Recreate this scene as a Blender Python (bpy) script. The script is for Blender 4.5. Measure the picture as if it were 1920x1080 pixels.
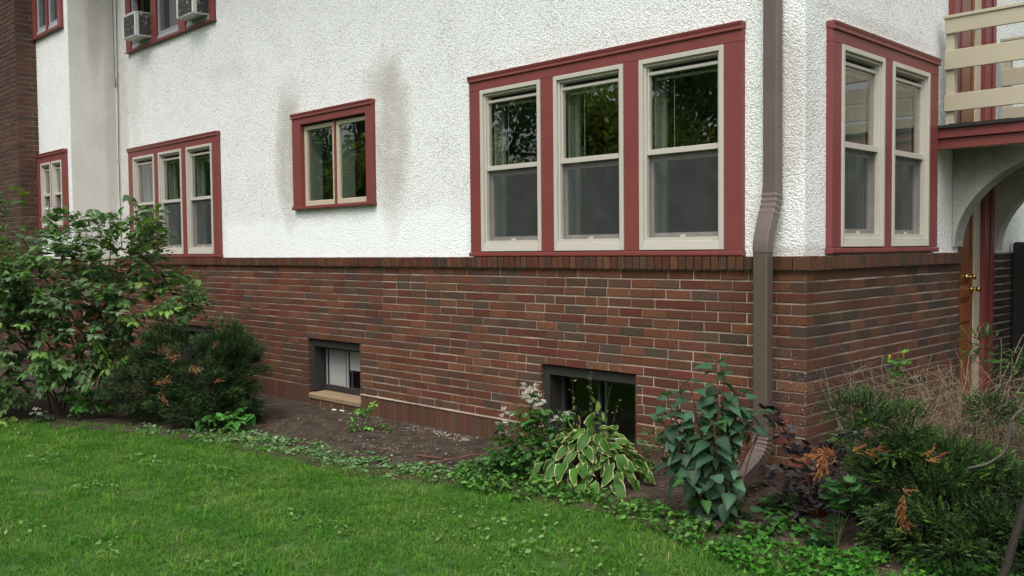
import bpy, bmesh, math, random
import numpy as np
from mathutils import Vector, Matrix, noise as mnoise
for o in list(bpy.data.objects): bpy.data.objects.remove(o)
SC=bpy.context.scene; COL=SC.collection
random.seed(7); RNG=np.random.default_rng(11)
R_=math.radians
# ------------------------------------------------------------------ camera
yaw,pit,rol=-0.78567,-0.04159,-0.010016
F=Vector((math.sin(yaw)*math.cos(pit),math.cos(yaw)*math.cos(pit),math.sin(pit)))
R0=Vector((math.cos(yaw),-math.sin(yaw),0)); U0=R0.cross(F)
Rv=math.cos(rol)*R0+math.sin(rol)*U0; Uv=-math.sin(rol)*R0+math.cos(rol)*U0
cam=bpy.data.cameras.new('camera'); co=bpy.data.objects.new('camera',cam); COL.objects.link(co)
m=Matrix.Identity(4)
for i in range(3): m[i][0]=Rv[i]; m[i][1]=Uv[i]; m[i][2]=-F[i]
CAM=Vector((2.686,-5.230,1.45)); m.translation=CAM; co.matrix_world=m
cam.sensor_width=36; cam.lens=1717.8/1920*36; cam.clip_end=500; cam.clip_start=.05
SC.camera=co
# ------------------------------------------------------------------ world, sun, exposure
SUN_EL,SUN_AZ=R_(58),R_(150)          # azimuth clockwise from +Y
w=bpy.data.worlds.new("World"); SC.world=w; w.use_nodes=True
nt=w.node_tree; nt.nodes.clear()
sky=nt.nodes.new('ShaderNodeTexSky'); sky.sky_type='NISHITA'; sky.sun_disc=False
sky.sun_elevation=SUN_EL; sky.sun_rotation=SUN_AZ; sky.air_density=1.0; sky.dust_density=6.0; sky.ozone_density=1.0
hs=nt.nodes.new('ShaderNodeHueSaturation'); hs.inputs['Saturation'].default_value=.25; hs.inputs['Value'].default_value=1
bg=nt.nodes.new('ShaderNodeBackground'); bg.inputs['Strength'].default_value=0.15
wo=nt.nodes.new('ShaderNodeOutputWorld')
nt.links.new(sky.outputs[0],hs.inputs['Color']); nt.links.new(hs.outputs[0],bg.inputs[0]); nt.links.new(bg.outputs[0],wo.inputs[0])
sl=bpy.data.lights.new('sun','SUN'); sl.energy=1.1; sl.angle=R_(38); sl.color=(1,.985,.95)
so=bpy.data.objects.new('sun',sl); COL.objects.link(so)
sd=Vector((math.sin(SUN_AZ)*math.cos(SUN_EL),math.cos(SUN_AZ)*math.cos(SUN_EL),math.sin(SUN_EL)))
so.rotation_euler=sd.to_track_quat('Z','Y').to_euler(); so.location=(0,-8,20)
SC.view_settings.view_transform='Standard'; SC.view_settings.look='None'; SC.view_settings.gamma=1
SC.view_settings.exposure=0.60
SC.render.engine='CYCLES'; SC.cycles.max_bounces=8; SC.cycles.transparent_max_bounces=16

# ------------------------------------------------------------------ node helpers
class NB:
    def __init__(s,name):
        s.m=bpy.data.materials.new(name); s.m.use_nodes=True; s.t=s.m.node_tree; s.t.nodes.clear()
        s.out=s.t.nodes.new('ShaderNodeOutputMaterial')
    def n(s,typ,ins=None,**kw):
        x=s.t.nodes.new('ShaderNode'+typ)
        for k,v in kw.items(): setattr(x,k,v)
        for k,v in (ins or {}).items():
            i=x.inputs[k]
            if isinstance(v,bpy.types.NodeSocket): s.t.links.new(v,i)
            else: i.default_value=v
        return x
    def math(s,op,a,b=0.0,clamp=False):
        return s.n('Math',{0:a,1:b},operation=op,use_clamp=clamp).outputs[0]
    def mix(s,f,a,b,typ='MIX'):
        x=s.t.nodes.new('ShaderNodeMix'); x.data_type='RGBA'; x.blend_type=typ; x.clamp_factor=True
        for i,v in ((0,f),(6,a),(7,b)):
            if isinstance(v,bpy.types.NodeSocket): s.t.links.new(v,x.inputs[i])
            else: x.inputs[i].default_value=v if i==0 else (tuple(v)+(1,) if len(v)==3 else v)
        return x.outputs[2]
    def noise(s,scale,detail=3,rough=.55,vec=None,dist=0):
        ins={'Scale':scale,'Detail':detail,'Roughness':rough,'Distortion':dist}
        if vec is not None: ins['Vector']=vec
        return s.n('TexNoise',ins).outputs['Fac']
    def ramp(s,f,lo,hi,a=0.0,b=1.0):
        return s.n('MapRange',{'Value':f,'From Min':lo,'From Max':hi,'To Min':a,'To Max':b}).outputs[0]
    def pos(s): return s.n('NewGeometry').outputs['Position']
    def bump(s,h,strength=.5,dist=.01,normal=None):
        ins={'Height':h,'Strength':strength,'Distance':dist}
        if normal is not None: ins['Normal']=normal
        return s.n('Bump',ins).outputs[0]
    def pbr(s,col,rough=.6,normal=None,spec=.5,metal=0,**kw):
        ins={'Base Color':col if isinstance(col,bpy.types.NodeSocket) else tuple(col)+(1,),'Roughness':rough,'Specular IOR Level':spec,'Metallic':metal}
        if normal is not None: ins['Normal']=normal
        ins.update(kw)
        p=s.n('BsdfPrincipled',ins); return p.outputs[0]
    def fin(s,sh): s.t.links.new(sh,s.out.inputs[0]); return s.m
def rgb(*c): return tuple(c)

def mat_stucco(name,clean,dirt,blobs,dirtiness,white=None,speck=.5):
    b=NB(name); p=b.pos()
    wob=b.n('TexNoise',{'Vector':p,'Scale':30.,'Detail':1.0}).outputs['Color']
    pv=b.n('VectorMath',{0:p,1:b.n('VectorMath',{0:wob,'Scale':.012},operation='SCALE').outputs[0]},operation='ADD').outputs[0]
    v=b.n('TexVoronoi',{'Vector':pv,'Scale':78.,'Randomness':1.},feature='SMOOTH_F1'); v.inputs['Smoothness'].default_value=.35
    vd=v.outputs['Distance']
    n2=b.noise(95,3,.6,p); n3=b.noise(22,2,.5,p)
    h=b.math('ADD',b.math('MULTIPLY',b.math('SUBTRACT',1.0,vd),.9),b.math('MULTIPLY',n2,.7))
    h=b.math('ADD',h,b.math('MULTIPLY',n3,.6))
    # pits of the dash: dirt specks, plus crevice shade painted in for contrast
    pit=b.ramp(b.math('ADD',vd,b.math('MULTIPLY',n2,.55)),.66,.98)
    pit=b.math('MULTIPLY',pit,b.ramp(b.noise(3.1,3,.6,p),  .35,.62,.55,.9))
    col=b.mix(b.math('MULTIPLY',pit,speck*.8),clean,tuple(.5*(a+b_) for a,b_ in zip(dirt,(.33,.34,.32))))
    big=b.ramp(b.noise(1.3,4,.6,p),.42,.72)
    col=b.mix(b.math('MULTIPLY',big,dirtiness),col,dirt)
    fine=b.ramp(b.noise(9,4,.65,p),.3,.75)
    sep=b.n('SeparateXYZ',{0:p}); X,Y,Z=sep.outputs
    if white:
        # whiter repainted patch with a ragged top edge
        x0,x1,z1,wc=white
        nz=b.math('MULTIPLY',b.math('SUBTRACT',b.noise(2.4,4,.6,p),.5),.35)
        top=b.ramp(b.math('ADD',Z,nz),z1-.05,z1+.09,1.,0.)
        l=b.ramp(X,x0-.05,x0+.1); r=b.ramp(X,x1-.1,x1+.05,1.,0.)
        fy=b.ramp(Y,.1,.0)   # main wall only
        msk=b.math('MULTIPLY',b.math('MULTIPLY',b.math('MULTIPLY',top,l),r),fy)
        col=b.mix(b.math('MULTIPLY',msk,.75),col,wc)
    for (cx,cy,cz,rx,ry,rz,st) in blobs:
        q=b.n('VectorMath',{0:b.n('VectorMath',{0:p,1:(cx,cy,cz)},operation='SUBTRACT').outputs[0],1:(1/rx,1/ry,1/rz)},operation='MULTIPLY').outputs[0]
        L=b.n('VectorMath',{0:q},operation='LENGTH').outputs['Value']
        L=b.math('ADD',L,b.math('MULTIPLY',b.math('SUBTRACT',b.noise(4.5,4,.65,p),.5),1.1))
        mk=b.ramp(L,.55,1.15,1.,0.)
        mk=b.math('MULTIPLY',mk,b.math('ADD',.55,b.math('MULTIPLY',fine,.5)))
        col=b.mix(b.math('MULTIPLY',mk,st),col,dirt)
    return b.fin(b.pbr(col,.88,b.bump(h,.66,.008),.2))
DIRT=(.41,.37,.325)
BLOBS=[(-5.90,0,2.50,.28,.3,.78,.95),(-4.12,0,2.48,.28,.3,.80,.85),(-4.25,0,3.02,.34,.3,.22,.55),(-.13,0,2.3,.14,.3,.55,.7),(-.3,0,1.55,.1,.3,.25,.45),
       (-7.2,0,3.55,.5,.3,.12,.22),(-2.0,0,2.97,1.2,.3,.05,.15),(-9.8,0,3.9,.25,.3,1.2,.4),(0,2.3,1.9,.2,.3,.5,.55),(0,.1,1.42,.35,.5,.05,.6),
       (-10.22,0,3.2,.26,.5,3.,.7),(-10.4,-.3,4.6,.2,.16,.9,.5),(0,1.1,2.95,.2,.9,.05,.45)]
M={}
M['stucco']=mat_stucco('stucco_white',(.80,.825,.815),DIRT,BLOBS,.04,(-7.33,-3.04,1.78,(.89,.925,.92)),.78)
M['stucco_side']=mat_stucco('stucco_warm_gray',(.68,.665,.62),(.36,.33,.285),[(-10.4,-.25,4.7,.3,.12,.9,.6),(-10.4,-.05,3.0,.3,.1,3.,.4)],.35,None,.5)  # warm gray base, darker patches by the bay's inner corner
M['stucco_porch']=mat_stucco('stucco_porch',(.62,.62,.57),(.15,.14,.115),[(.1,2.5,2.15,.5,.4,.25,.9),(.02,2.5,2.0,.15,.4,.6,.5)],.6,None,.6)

def mat_brick():
    b=NB('brick_faces'); p=b.pos()
    a=b.mix(1.,b.n('Attribute',attribute_name='Col').outputs['Color'],(1.10,.96,.92),'MULTIPLY')
    n1=b.noise(48,4,.7,p); n2=b.noise(260,2,.6,p); n4=b.noise(1.6,4,.6,p)
    col=b.mix(b.ramp(n1,.36,.74,0,.75),a,b.mix(1.,a,(.52,.50,.50),'MULTIPLY'))
    col=b.mix(b.ramp(n2,.56,.74,0,.45),col,(.20,.14,.10)); col=b.mix(b.ramp(b.noise(24,3,.7,p),.5,.75,0,.45),col,(.04,.03,.026))
    col=b.mix(b.ramp(n4,.5,.78,0,.3),col,(.055,.040,.030))
    q=b.n('VectorMath',{0:b.n('VectorMath',{0:p,1:(-.10,0,.48)},operation='SUBTRACT').outputs[0],1:(4.5,2.5,2.6)},operation='MULTIPLY').outputs[0]; L=b.n('VectorMath',{0:q},operation='LENGTH').outputs['Value']
    col=b.mix(b.math('MULTIPLY',b.ramp(L,.5,1.1,1.,0.),b.ramp(b.noise(75,4,.7,p),.60,.66)),col,(.42,.40,.36))
    col=b.mix(b.ramp(b.noise(13,5,.8,b.n('Mapping',{'Vector':p,'Scale':(1.,1.,2.5)}).outputs[0]),.62,.80,0,.35),col,(.24,.19,.15))
    h=b.math('ADD',b.math('MULTIPLY',n1,.6),b.math('MULTIPLY',n2,.4))
    return b.fin(b.pbr(col,.85,b.bump(h,.6,.006),.16))
M['brick']=mat_brick()
def mat_mortar():
    b=NB('mortar'); p=b.pos()
    n=b.noise(60,4,.7,p); n2=b.noise(2.2,4,.6,p)
    c=b.mix(b.ramp(n2,.3,.6),(.24,.19,.15),(.50,.41,.33)); c=b.mix(b.ramp(n,.5,.8,0,.5),c,(.10,.08,.065))
    return b.fin(b.pbr(c,.92,b.bump(n,.8,.006),.2))
M['mortar']=mat_mortar()
def mat_paint(name,c,rough=.45,var=.12,dirt=None,scratch=False):
    b=NB(name); p=b.pos()
    n=b.noise(3.5,4,.6,p); n2=b.noise(70,3,.6,p)
    d=dirt or tuple(x*.6 for x in c)
    col=b.mix(b.ramp(n,.4,.8,0,var*2),c,d)
    col=b.mix(b.ramp(n2,.55,.8,0,var),col,d)
    if scratch: col=b.mix(b.ramp(b.noise(34,6,.8,p),.735,.75,0,.6),col,(.62,.55,.5))
    gr=b.n('Mapping',{'Vector':p,'Scale':(60.,60.,6.)}).outputs[0]
    return b.fin(b.pbr(col,rough,b.bump(b.noise(1.5,3,.5,gr),.12,.003),.4))
M['red']=mat_paint('red_trim_paint',(.185,.046,.041),.42,.16,(.10,.026,.022),True)
M['cream']=mat_paint('cream_vinyl',(.46,.43,.375),.4,.1,(.31,.29,.24))
M['cream2']=mat_paint('cream_board_paint',(.44,.395,.29),.5,.12,(.30,.26,.19))
M['grayframe']=mat_paint('gray_aluminium',(.30,.31,.34),.4,.12)
M['dark']=mat_paint('dark_frame_paint',(.030,.029,.028),.5,.2)
M['inner']=mat_paint('interior_plaster',(.24,.22,.19),.8,.1)
M['jamb']=mat_paint('pale_green_jamb',(.20,.235,.19),.6,.1)
M['curtain']=mat_paint('sheer_curtain',(.34,.35,.33),.9,.15)
M['curtain_dim']=mat_paint('dim_curtain',(.10,.11,.10),.9,.2)
M['wood']=mat_paint('varnished_wood',(.20,.075,.028),.32,.35,(.09,.032,.012))
M['sillwood']=mat_paint('weathered_sill',(.25,.17,.10),.8,.35,(.12,.09,.06))
M['fence']=mat_paint('stained_gate_boards',(.055,.030,.020),.7,.35)
M['roofing']=mat_paint('black_roofing',(.02,.02,.02),.8,.2)
M['brass']=NB('brass'); M['brass']=M['brass'].fin(M['brass'].pbr((.75,.55,.22),.22,metal=1.0))
def mat_metal(name,c,rough):
    b=NB(name); p=b.pos(); n=b.noise(6,5,.65,p); n2=b.noise(130,2,.5,p)
    col=b.mix(b.ramp(n,.4,.75,0,.45),c,tuple(x*.62 for x in c)); col=b.mix(b.ramp(n2,.66,.72,0,.5),col,(.06,.045,.04))
    return b.fin(b.pbr(col,rough,b.bump(n,.15,.01),.5))
M['spout']=mat_metal('brown_spout_enamel',(.122,.090,.077),.38)
M['spout_low']=mat_metal('brown_spout_enamel_weathered',(.086,.066,.052),.42)
M['acwhite']=mat_paint('ac_casing',(.58,.59,.56),.4,.2)
M['cable']=NB('cable_rubber'); M['cable']=M['cable'].fin(M['cable'].pbr((.10,.11,.12),.5))
def mat_glass(name,ior,tint,rough=0.0):
    b=NB(name)
    lw=b.n('LayerWeight',{'Blend':.5}).outputs['Facing']; fr=b.math('ADD',ior,b.math('MULTIPLY',b.math('POWER',lw,5.),1-ior))
    g=b.n('BsdfGlossy',{'Color':(1,1,1,1),'Roughness':rough,'Normal':b.bump(b.noise(1.7,1,.4,b.pos()),.05,.02)}).outputs[0]
    t=b.n('BsdfTransparent',{'Color':tint+(1,)}).outputs[0]
    return b.fin(b.n('MixShader',{0:fr,1:t,2:g}).outputs[0])
M['glass']=mat_glass('window_glass',.23,(.80,.85,.82))
M['glass_low']=mat_glass('window_glass_behind_screen',.05,(.75,.78,.76))
def mat_screen():
    b=NB('insect_screen')
    d=b.n('BsdfDiffuse',{'Color':(.088,.092,.092,1)}).outputs[0]; t=b.n('BsdfTransparent').outputs[0]
    return b.fin(b.n('MixShader',{0:b.ramp(b.noise(5,4,.65,b.pos()),.3,.7,.34,.52),1:t,2:d}).outputs[0])
M['screen']=mat_screen()
def mat_grille():
    b=NB('ac_grille'); p=b.pos()
    v=b.n('TexVoronoi',{'Vector':p,'Scale':26.}).outputs['Distance']
    h=b.n('TexWave',{'Vector':p,'Scale':40.,'Distortion':0.},bands_direction='Z').outputs['Fac']
    c=b.mix(b.ramp(h,.3,.7),(.06,.06,.065),(.20,.20,.21)); c=b.mix(b.ramp(b.noise(26,3,.6,p),.60,.63),c,(.7,.7,.68))
    return b.fin(b.pbr(c,.6,b.bump(h,.5,.005)))
M['grille']=mat_grille()
def mat_leaf(name,trans=.25,rough=.42,spec=.4):
    b=NB(name); a=b.n('Attribute',attribute_name='Col').outputs['Color']; p=b.pos()
    col=b.mix(b.ramp(b.noise(40,3,.6,p),.35,.75,0,.45),a,b.mix(1.,a,(.55,.6,.5),'MULTIPLY'))
    s=b.pbr(col,rough,None,spec)
    t=b.n('BsdfTranslucent',{'Color':b.mix(1.,col,(1.25,1.35,.6),'MULTIPLY')}).outputs[0]
    return b.fin(b.n('MixShader',{0:trans,1:s,2:t}).outputs[0])
M['leaf']=mat_leaf('leaf',.3,.5,.22); M['needle']=mat_leaf('needle',.12,.5,.3); M['grass']=mat_leaf('grass_blade',.35,.75,.1)
M['darkleaf']=mat_leaf('dark_leaf',.08,.5,.35)
def mat_bark(name,c):
    b=NB(name); p=b.pos(); n=b.noise(60,4,.65,p)
    return b.fin(b.pbr(b.mix(b.ramp(n,.35,.7),c,tuple(x*.5 for x in c)),.85,b.bump(n,.6,.004),.25))
M['bark']=mat_bark('bark',(.060,.040,.028)); M['stake']=mat_bark('dark_stake_wood',(.035,.026,.022)); M['drytwig']=mat_bark('dry_twig',(.25,.19,.12)); M['stalk']=mat_bark('green_stalk',(.09,.10,.04))
M['redstem']=mat_bark('red_brown_stem',(.14,.065,.045)); M['vine']=mat_bark('gray_woody_vine',(.085,.074,.066))
M['petal']=mat_paint('white_petal',(.55,.55,.47),.7,.2)
def mat_soil():
    b=NB('soil'); p=b.pos(); n=b.noise(7,6,.65,p); n2=b.noise(90,4,.7,p)
    c=b.mix(b.ramp(n,.35,.68),(.024,.018,.014),(.085,.062,.043)); c=b.mix(b.ramp(n2,.5,.8,0,.5),c,(.12,.088,.062))
    c=b.mix(b.ramp(b.noise(230,2,.6,p),.72,.76,0,.6),c,(.30,.26,.21))
    return b.fin(b.pbr(c,.93,b.bump(b.math('ADD',n2,n),.8,.02),.2))
M['soil']=mat_soil()
def mat_lawn():
    b=NB('lawn_ground'); p=b.pos(); n=b.noise(14,5,.65,p); n2=b.noise(1.1,3,.6,p)
    c=b.mix(b.ramp(n,.35,.7),(.026,.062,.012),(.052,.115,.020)); c=b.mix(b.ramp(n2,.55,.75,0,.3),c,(.08,.09,.03))
    return b.fin(b.pbr(c,.9,b.bump(n,.7,.03),.2))
M['lawn']=mat_lawn()
M['pebble']=NB('pebble'); _a=M['pebble'].n('Attribute',attribute_name='Col').outputs['Color']; M['pebble']=M['pebble'].fin(M['pebble'].pbr(_a,.8))
M['sillstone']=mat_bark('concrete_slab',(.22,.20,.17))

# ------------------------------------------------------------------ object helpers
def tag(o,label=None,cat=None,group=None,kind=None):
    for k,v in (('label',label),('category',cat),('group',group),('kind',kind)):
        if v: o[k]=v
    return o
def empty(name,loc,label,cat,group=None):
    o=bpy.data.objects.new(name,None); COL.objects.link(o); o.location=loc; o.empty_display_size=.1
    bpy.context.view_layer.update()
    return tag(o,label,cat,group)
def link(name,me,mat,parent=None):
    o=bpy.data.objects.new(name,me); COL.objects.link(o)
    for mm in (mat if isinstance(mat,(list,tuple)) else [mat]): me.materials.append(mm)
    if parent is not None:
        o.parent=parent
        loc=Vector((0,0,0)); q=parent
        while q is not None: loc+=q.location; q=q.parent
        o.location=-loc            # meshes are modelled in world coordinates
    return o
class MB:
    def __init__(s): s.v=[]; s.f=[]
    def box(s,x0,x1,y0,y1,z0,z1):
        x0,x1=sorted((x0,x1)); y0,y1=sorted((y0,y1)); z0,z1=sorted((z0,z1)); n=len(s.v)
        s.v+=[(x0,y0,z0),(x1,y0,z0),(x1,y1,z0),(x0,y1,z0),(x0,y0,z1),(x1,y0,z1),(x1,y1,z1),(x0,y1,z1)]
        s.f+=[tuple(n+i for i in q) for q in ((0,3,2,1),(4,5,6,7),(0,1,5,4),(1,2,6,5),(2,3,7,6),(3,0,4,7))]; return s
    def prism(s,pts,ext):   # pts: ring of 3d points, ext vector
        n=len(s.v); k=len(pts); s.v+=[tuple(p) for p in pts]+[tuple(Vector(p)+Vector(ext)) for p in pts]
        s.f.append(tuple(range(n,n+k))); s.f.append(tuple(range(n+2*k-1,n+k-1,-1)))
        for i in range(k): s.f.append((n+i,n+(i+1)%k,n+k+(i+1)%k,n+k+i))
        return s
    def quad(s,*p): n=len(s.v); s.v+=[tuple(q) for q in p]; s.f.append(tuple(range(n,n+len(p)))); return s
    def tube(s,pts,r0,r1=None,k=6):
        r1=r0 if r1 is None else r1; pts=[Vector(p) for p in pts]; n=len(s.v); L=len(pts)
        up=Vector((0,0,1))
        for i,p in enumerate(pts):
            d=(pts[min(i+1,L-1)]-pts[max(i-1,0)]); d=d.normalized() if d.length>0 else up
            a=d.cross(up if abs(d.z)<.95 else Vector((1,0,0))).normalized(); bb=d.cross(a)
            r=r0+(r1-r0)*i/max(1,L-1)
            for j in range(k):
                t=2*math.pi*j/k; s.v.append(tuple(p+a*math.cos(t)*r+bb*math.sin(t)*r))
        for i in range(L-1):
            for j in range(k):
                s.f.append((n+i*k+j,n+i*k+(j+1)%k,n+(i+1)*k+(j+1)%k,n+(i+1)*k+j))
        s.f.append(tuple(n+j for j in range(k-1,-1,-1))); s.f.append(tuple(n+(L-1)*k+j for j in range(k)))
        return s
    def build(s,name,mat,parent=None,bevel=0,smooth=False,seg=1):
        me=bpy.data.meshes.new(name); me.from_pydata(s.v,[],s.f)
        bm=bmesh.new(); bm.from_mesh(me); bmesh.ops.recalc_face_normals(bm,faces=bm.faces)
        if bevel: bmesh.ops.bevel(bm,geom=[e for e in bm.edges if len(e.link_faces)==2 and e.calc_face_angle(0)>.5],offset=bevel,segments=seg,affect='EDGES',clamp_overlap=True)
        bm.to_mesh(me); bm.free()
        if smooth: me.polygons.foreach_set('use_smooth',[True]*len(me.polygons))
        return link(name,me,mat,parent)
def npmesh(name,V,faces,mat,parent=None,col=None,smooth=True):
    """V (n,3); faces: list of (m,k) int arrays; col (n,3) per vertex"""
    me=bpy.data.meshes.new(name); me.vertices.add(len(V)); me.vertices.foreach_set('co',np.asarray(V,dtype=np.float32).ravel())
    li=np.concatenate([f.ravel() for f in faces]); sizes=np.concatenate([np.full(len(f),f.shape[1]) for f in faces])
    st=np.concatenate([[0],np.cumsum(sizes)[:-1]])
    me.loops.add(len(li)); me.loops.foreach_set('vertex_index',li.astype(np.int32))
    me.polygons.add(len(sizes)); me.polygons.foreach_set('loop_start',st.astype(np.int32))
    me.polygons.foreach_set('use_smooth',np.full(len(sizes),smooth))
    me.update(calc_edges=True)
    if col is not None:
        a=me.color_attributes.new('Col','FLOAT_COLOR','POINT')
        c=np.ones((len(V),4),dtype=np.float32); c[:,:3]=col; a.data.foreach_set('color',c.ravel())
    return link(name,me,mat,parent)
# wall coordinate frames: u along the wall, d outward, z up
def WM(u,d,z): return (u,-d,z)          # main wall, faces -Y
def WR(u,d,z): return (d,u,z)           # right wall, faces +X
def frame_at(kind,off):                 # parallel frames shifted outward by off
    if kind=='M': return lambda u,d,z:(u,-(d+off),z)
    return lambda u,d,z:(d+off,u,z)
class WB(MB):
    def __init__(s,fr): super().__init__(); s.fr=fr
    def wbox(s,u0,u1,d0,d1,z0,z1):
        a=s.fr(u0,d0,z0); b=s.fr(u1,d1,z1); return s.box(a[0],b[0],a[1],b[1],a[2],b[2])
    def wprism(s,prof,u0,u1):           # prof: list of (d,z), extruded along u
        a=[s.fr(u0,d,z) for d,z in prof]; e=Vector(s.fr(u1,0,0))-Vector(s.fr(u0,0,0)); return s.prism(a,e)
    def sheet(s,u0,u1,d0,d1,z0,z1):
        return s.quad(s.fr(u0,d1,z0),s.fr(u1,d1,z0),s.fr(u1,d1,z1),s.fr(u0,d1,z1))
def wall_holes(fr,u0,u1,z0,z1,d,th,holes,ends=(True,True)):
    b=WB(fr)
    us=sorted({u0,u1,*[x for h in holes for x in h[:2] if u0<x<u1]}); zs=sorted({z0,z1,*[x for h in holes for x in h[2:] if z0<x<z1]})
    ins=lambda u,z:any(h[0]<u<h[1] and h[2]<z<h[3] for h in holes)
    for i in range(len(us)-1):
        for j in range(len(zs)-1):
            if ins((us[i]+us[i+1])/2,(zs[j]+zs[j+1])/2): continue
            for dd in (d,d-th): b.quad(fr(us[i],dd,zs[j]),fr(us[i+1],dd,zs[j]),fr(us[i+1],dd,zs[j+1]),fr(us[i],dd,zs[j+1]))
    def rim(h,skip=()):
        a,c,e,g=h
        e=max(e,z0)
        if a>u0: b.quad(fr(a,d,e),fr(a,d-th,e),fr(a,d-th,g),fr(a,d,g))
        if c<u1: b.quad(fr(c,d,e),fr(c,d-th,e),fr(c,d-th,g),fr(c,d,g))
        if e>z0: b.quad(fr(a,d,e),fr(a,d-th,e),fr(c,d-th,e),fr(c,d,e))
        b.quad(fr(a,d,g),fr(a,d-th,g),fr(c,d-th,g),fr(c,d,g))
    for h in holes: rim(h)
    b.quad(fr(u0,d,z0),fr(u0,d-th,z0),fr(u0,d-th,z1),fr(u0,d,z1)); b.quad(fr(u1,d,z0),fr(u1,d-th,z0),fr(u1,d-th,z1),fr(u1,d,z1))
    b.quad(fr(u0,d,z0),fr(u0,d-th,z0),fr(u1,d-th,z0),fr(u1,d,z0)); b.quad(fr(u0,d,z1),fr(u0,d-th,z1),fr(u1,d-th,z1),fr(u1,d,z1))
    return b

# ------------------------------------------------------------------ the ground
def gz(x,y):
    t=min(1,max(0,(x+3.4)/2.6)); t=t*t*(3-2*t)
    return -.137+.10*t*math.exp(min(0,(y+.0))*1.1) + .012*mnoise.noise((x*.9,y*.9,0))
EX=[-30,-12,-8,-7,-5.6,-4.7,-3.77,-2.7,-2.24,-1.77,-1.3,-.6,.1,.49,.96,1.5,2.2,3.0,30]
EY=[-2.9,-2.9,-2.72,-2.48,-1.80,-1.52,-1.38,-1.28,-1.08,-.98,-.90,-.86,-.98,-1.02,-1.0,-.95,-.75,-.5,-.5]
def edge(x): return np.interp(x,EX,EY)
def build_ground():
    xs=np.unique(np.concatenate([np.linspace(-150,-15,12),np.arange(-15,6,.25),np.linspace(6,150,14)])); ys=np.unique(np.concatenate([np.linspace(-150,-7,14),np.arange(-7,4,.25),np.linspace(4,150,12)]))
    V=[];nx=len(xs)
    for y in ys:
        for x in xs: V.append((x,y,gz(x,y)-.006))
    idx=np.arange(len(V)).reshape(len(ys),nx); Fq=np.stack([idx[:-1,:-1],idx[:-1,1:],idx[1:,1:],idx[1:,:-1]],-1).reshape(-1,4)
    o=npmesh('ground',np.array(V),[Fq],M['lawn']); tag(o,kind='structure')
    xs=np.arange(-14,5.0,.04); nt_=90; V=[]
    for x in xs:
        e=float(edge(x))-.22; top=.3 if x<0 else 5.0
        if x<-10.4: top=-.4
        for k in range(nt_):
            t=(k/(nt_-1))**(1.0 if x<0 else 2.0); y=e+(top-e)*t
            z=gz(x,y)+.004+.010*mnoise.noise((x*6,y*6,1))+.007*mnoise.noise((x*19,y*19,2))+.012*abs(mnoise.noise((x*2.2,y*2.2,5)))
            # the lawn edge tucks under the turf
            if k<3: z-=.02*(3-k)/3
            V.append((x,y,z))
    idx=np.arange(len(V)).reshape(len(xs),nt_); Fq=np.stack([idx[:-1,:-1],idx[:-1,1:],idx[1:,1:],idx[1:,:-1]],-1).reshape(-1,4)
    o=npmesh('soil_bed',np.array(V),[Fq],M['soil']); tag(o,kind='structure')
build_ground()

# ------------------------------------------------------------------ the house
house=empty('house',(0,0,0),'white stucco house with dark brick base, red trimmed windows and arched side porch','house')
BIG=(-3.015,-.43,1.397,2.895); MID=(-9.945,-7.39,1.397,2.885); SML=(-5.77,-4.365,1.888,2.888); ACW=(-9.91,-7.42,4.165,5.72)
RWN=(.286,2.048,1.405,2.868); UPW=(-6.2,-3.6,4.62,5.72); UPR=(-2.9,-.6,4.3,5.72); RUP=(.4,1.9,4.3,5.72)
def shr(h,a=.035): return (h[0]+a,h[1]-a,h[2]+a,h[3]-a)
FM=frame_at('M',-.02); FR=frame_at('R',-.02); FP=frame_at('M',.60)
TOP=6.5
wall_holes(FM,-10.4,-.222,1.384,TOP,0,.2,[shr(BIG),shr(MID),shr(SML),shr(ACW),shr(UPW),shr(UPR)]).build('stucco_wall',M['stucco'],house)
DUP=(2.26,3.22,2.372,4.5); DLO=(2.60,3.30,-.05,2.13)
wall_holes(frame_at('R',-.02),.02,7.0,1.384,TOP,0,.2,[shr(RWN),shr(RUP),(2.40,3.27,DUP[2],DUP[3]),(2.597,3.28,1.3,2.2)]).build('stucco_wall',M['stucco'],house)
# projecting bay at the far left
PW1=(-11.66,-10.53,1.784,2.9); PW2=(-11.66,-10.53,4.54,5.72)
wall_holes(frame_at('M',.60),-13.5,-10.4,1.384,TOP,0,.2,[shr(PW1),shr(PW2)]).build('stucco_wall',M['stucco'],house)
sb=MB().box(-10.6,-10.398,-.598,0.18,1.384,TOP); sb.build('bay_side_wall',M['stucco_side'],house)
# roof with eaves
rb=MB(); rb.box(-14.2,.85,-1.3,8,TOP,TOP+.16); rb.build('soffit',M['cream2'],house)
rf=MB(); e0=TOP+.163
V0=[(-14.2,-1.3,e0),(.85,-1.3,e0),(.85,8,e0),(-14.2,8,e0)]; n=len(rf.v); rf.v+=V0+[(-10.5,3.35,e0+2.7),(-3,3.35,e0+2.7)]
rf.f+=[(0,1,5,4),(1,2,5),(2,3,4,5),(3,0,4),(3,2,1,0)]; rf.build('roof',M['roofing'],house)
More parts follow.
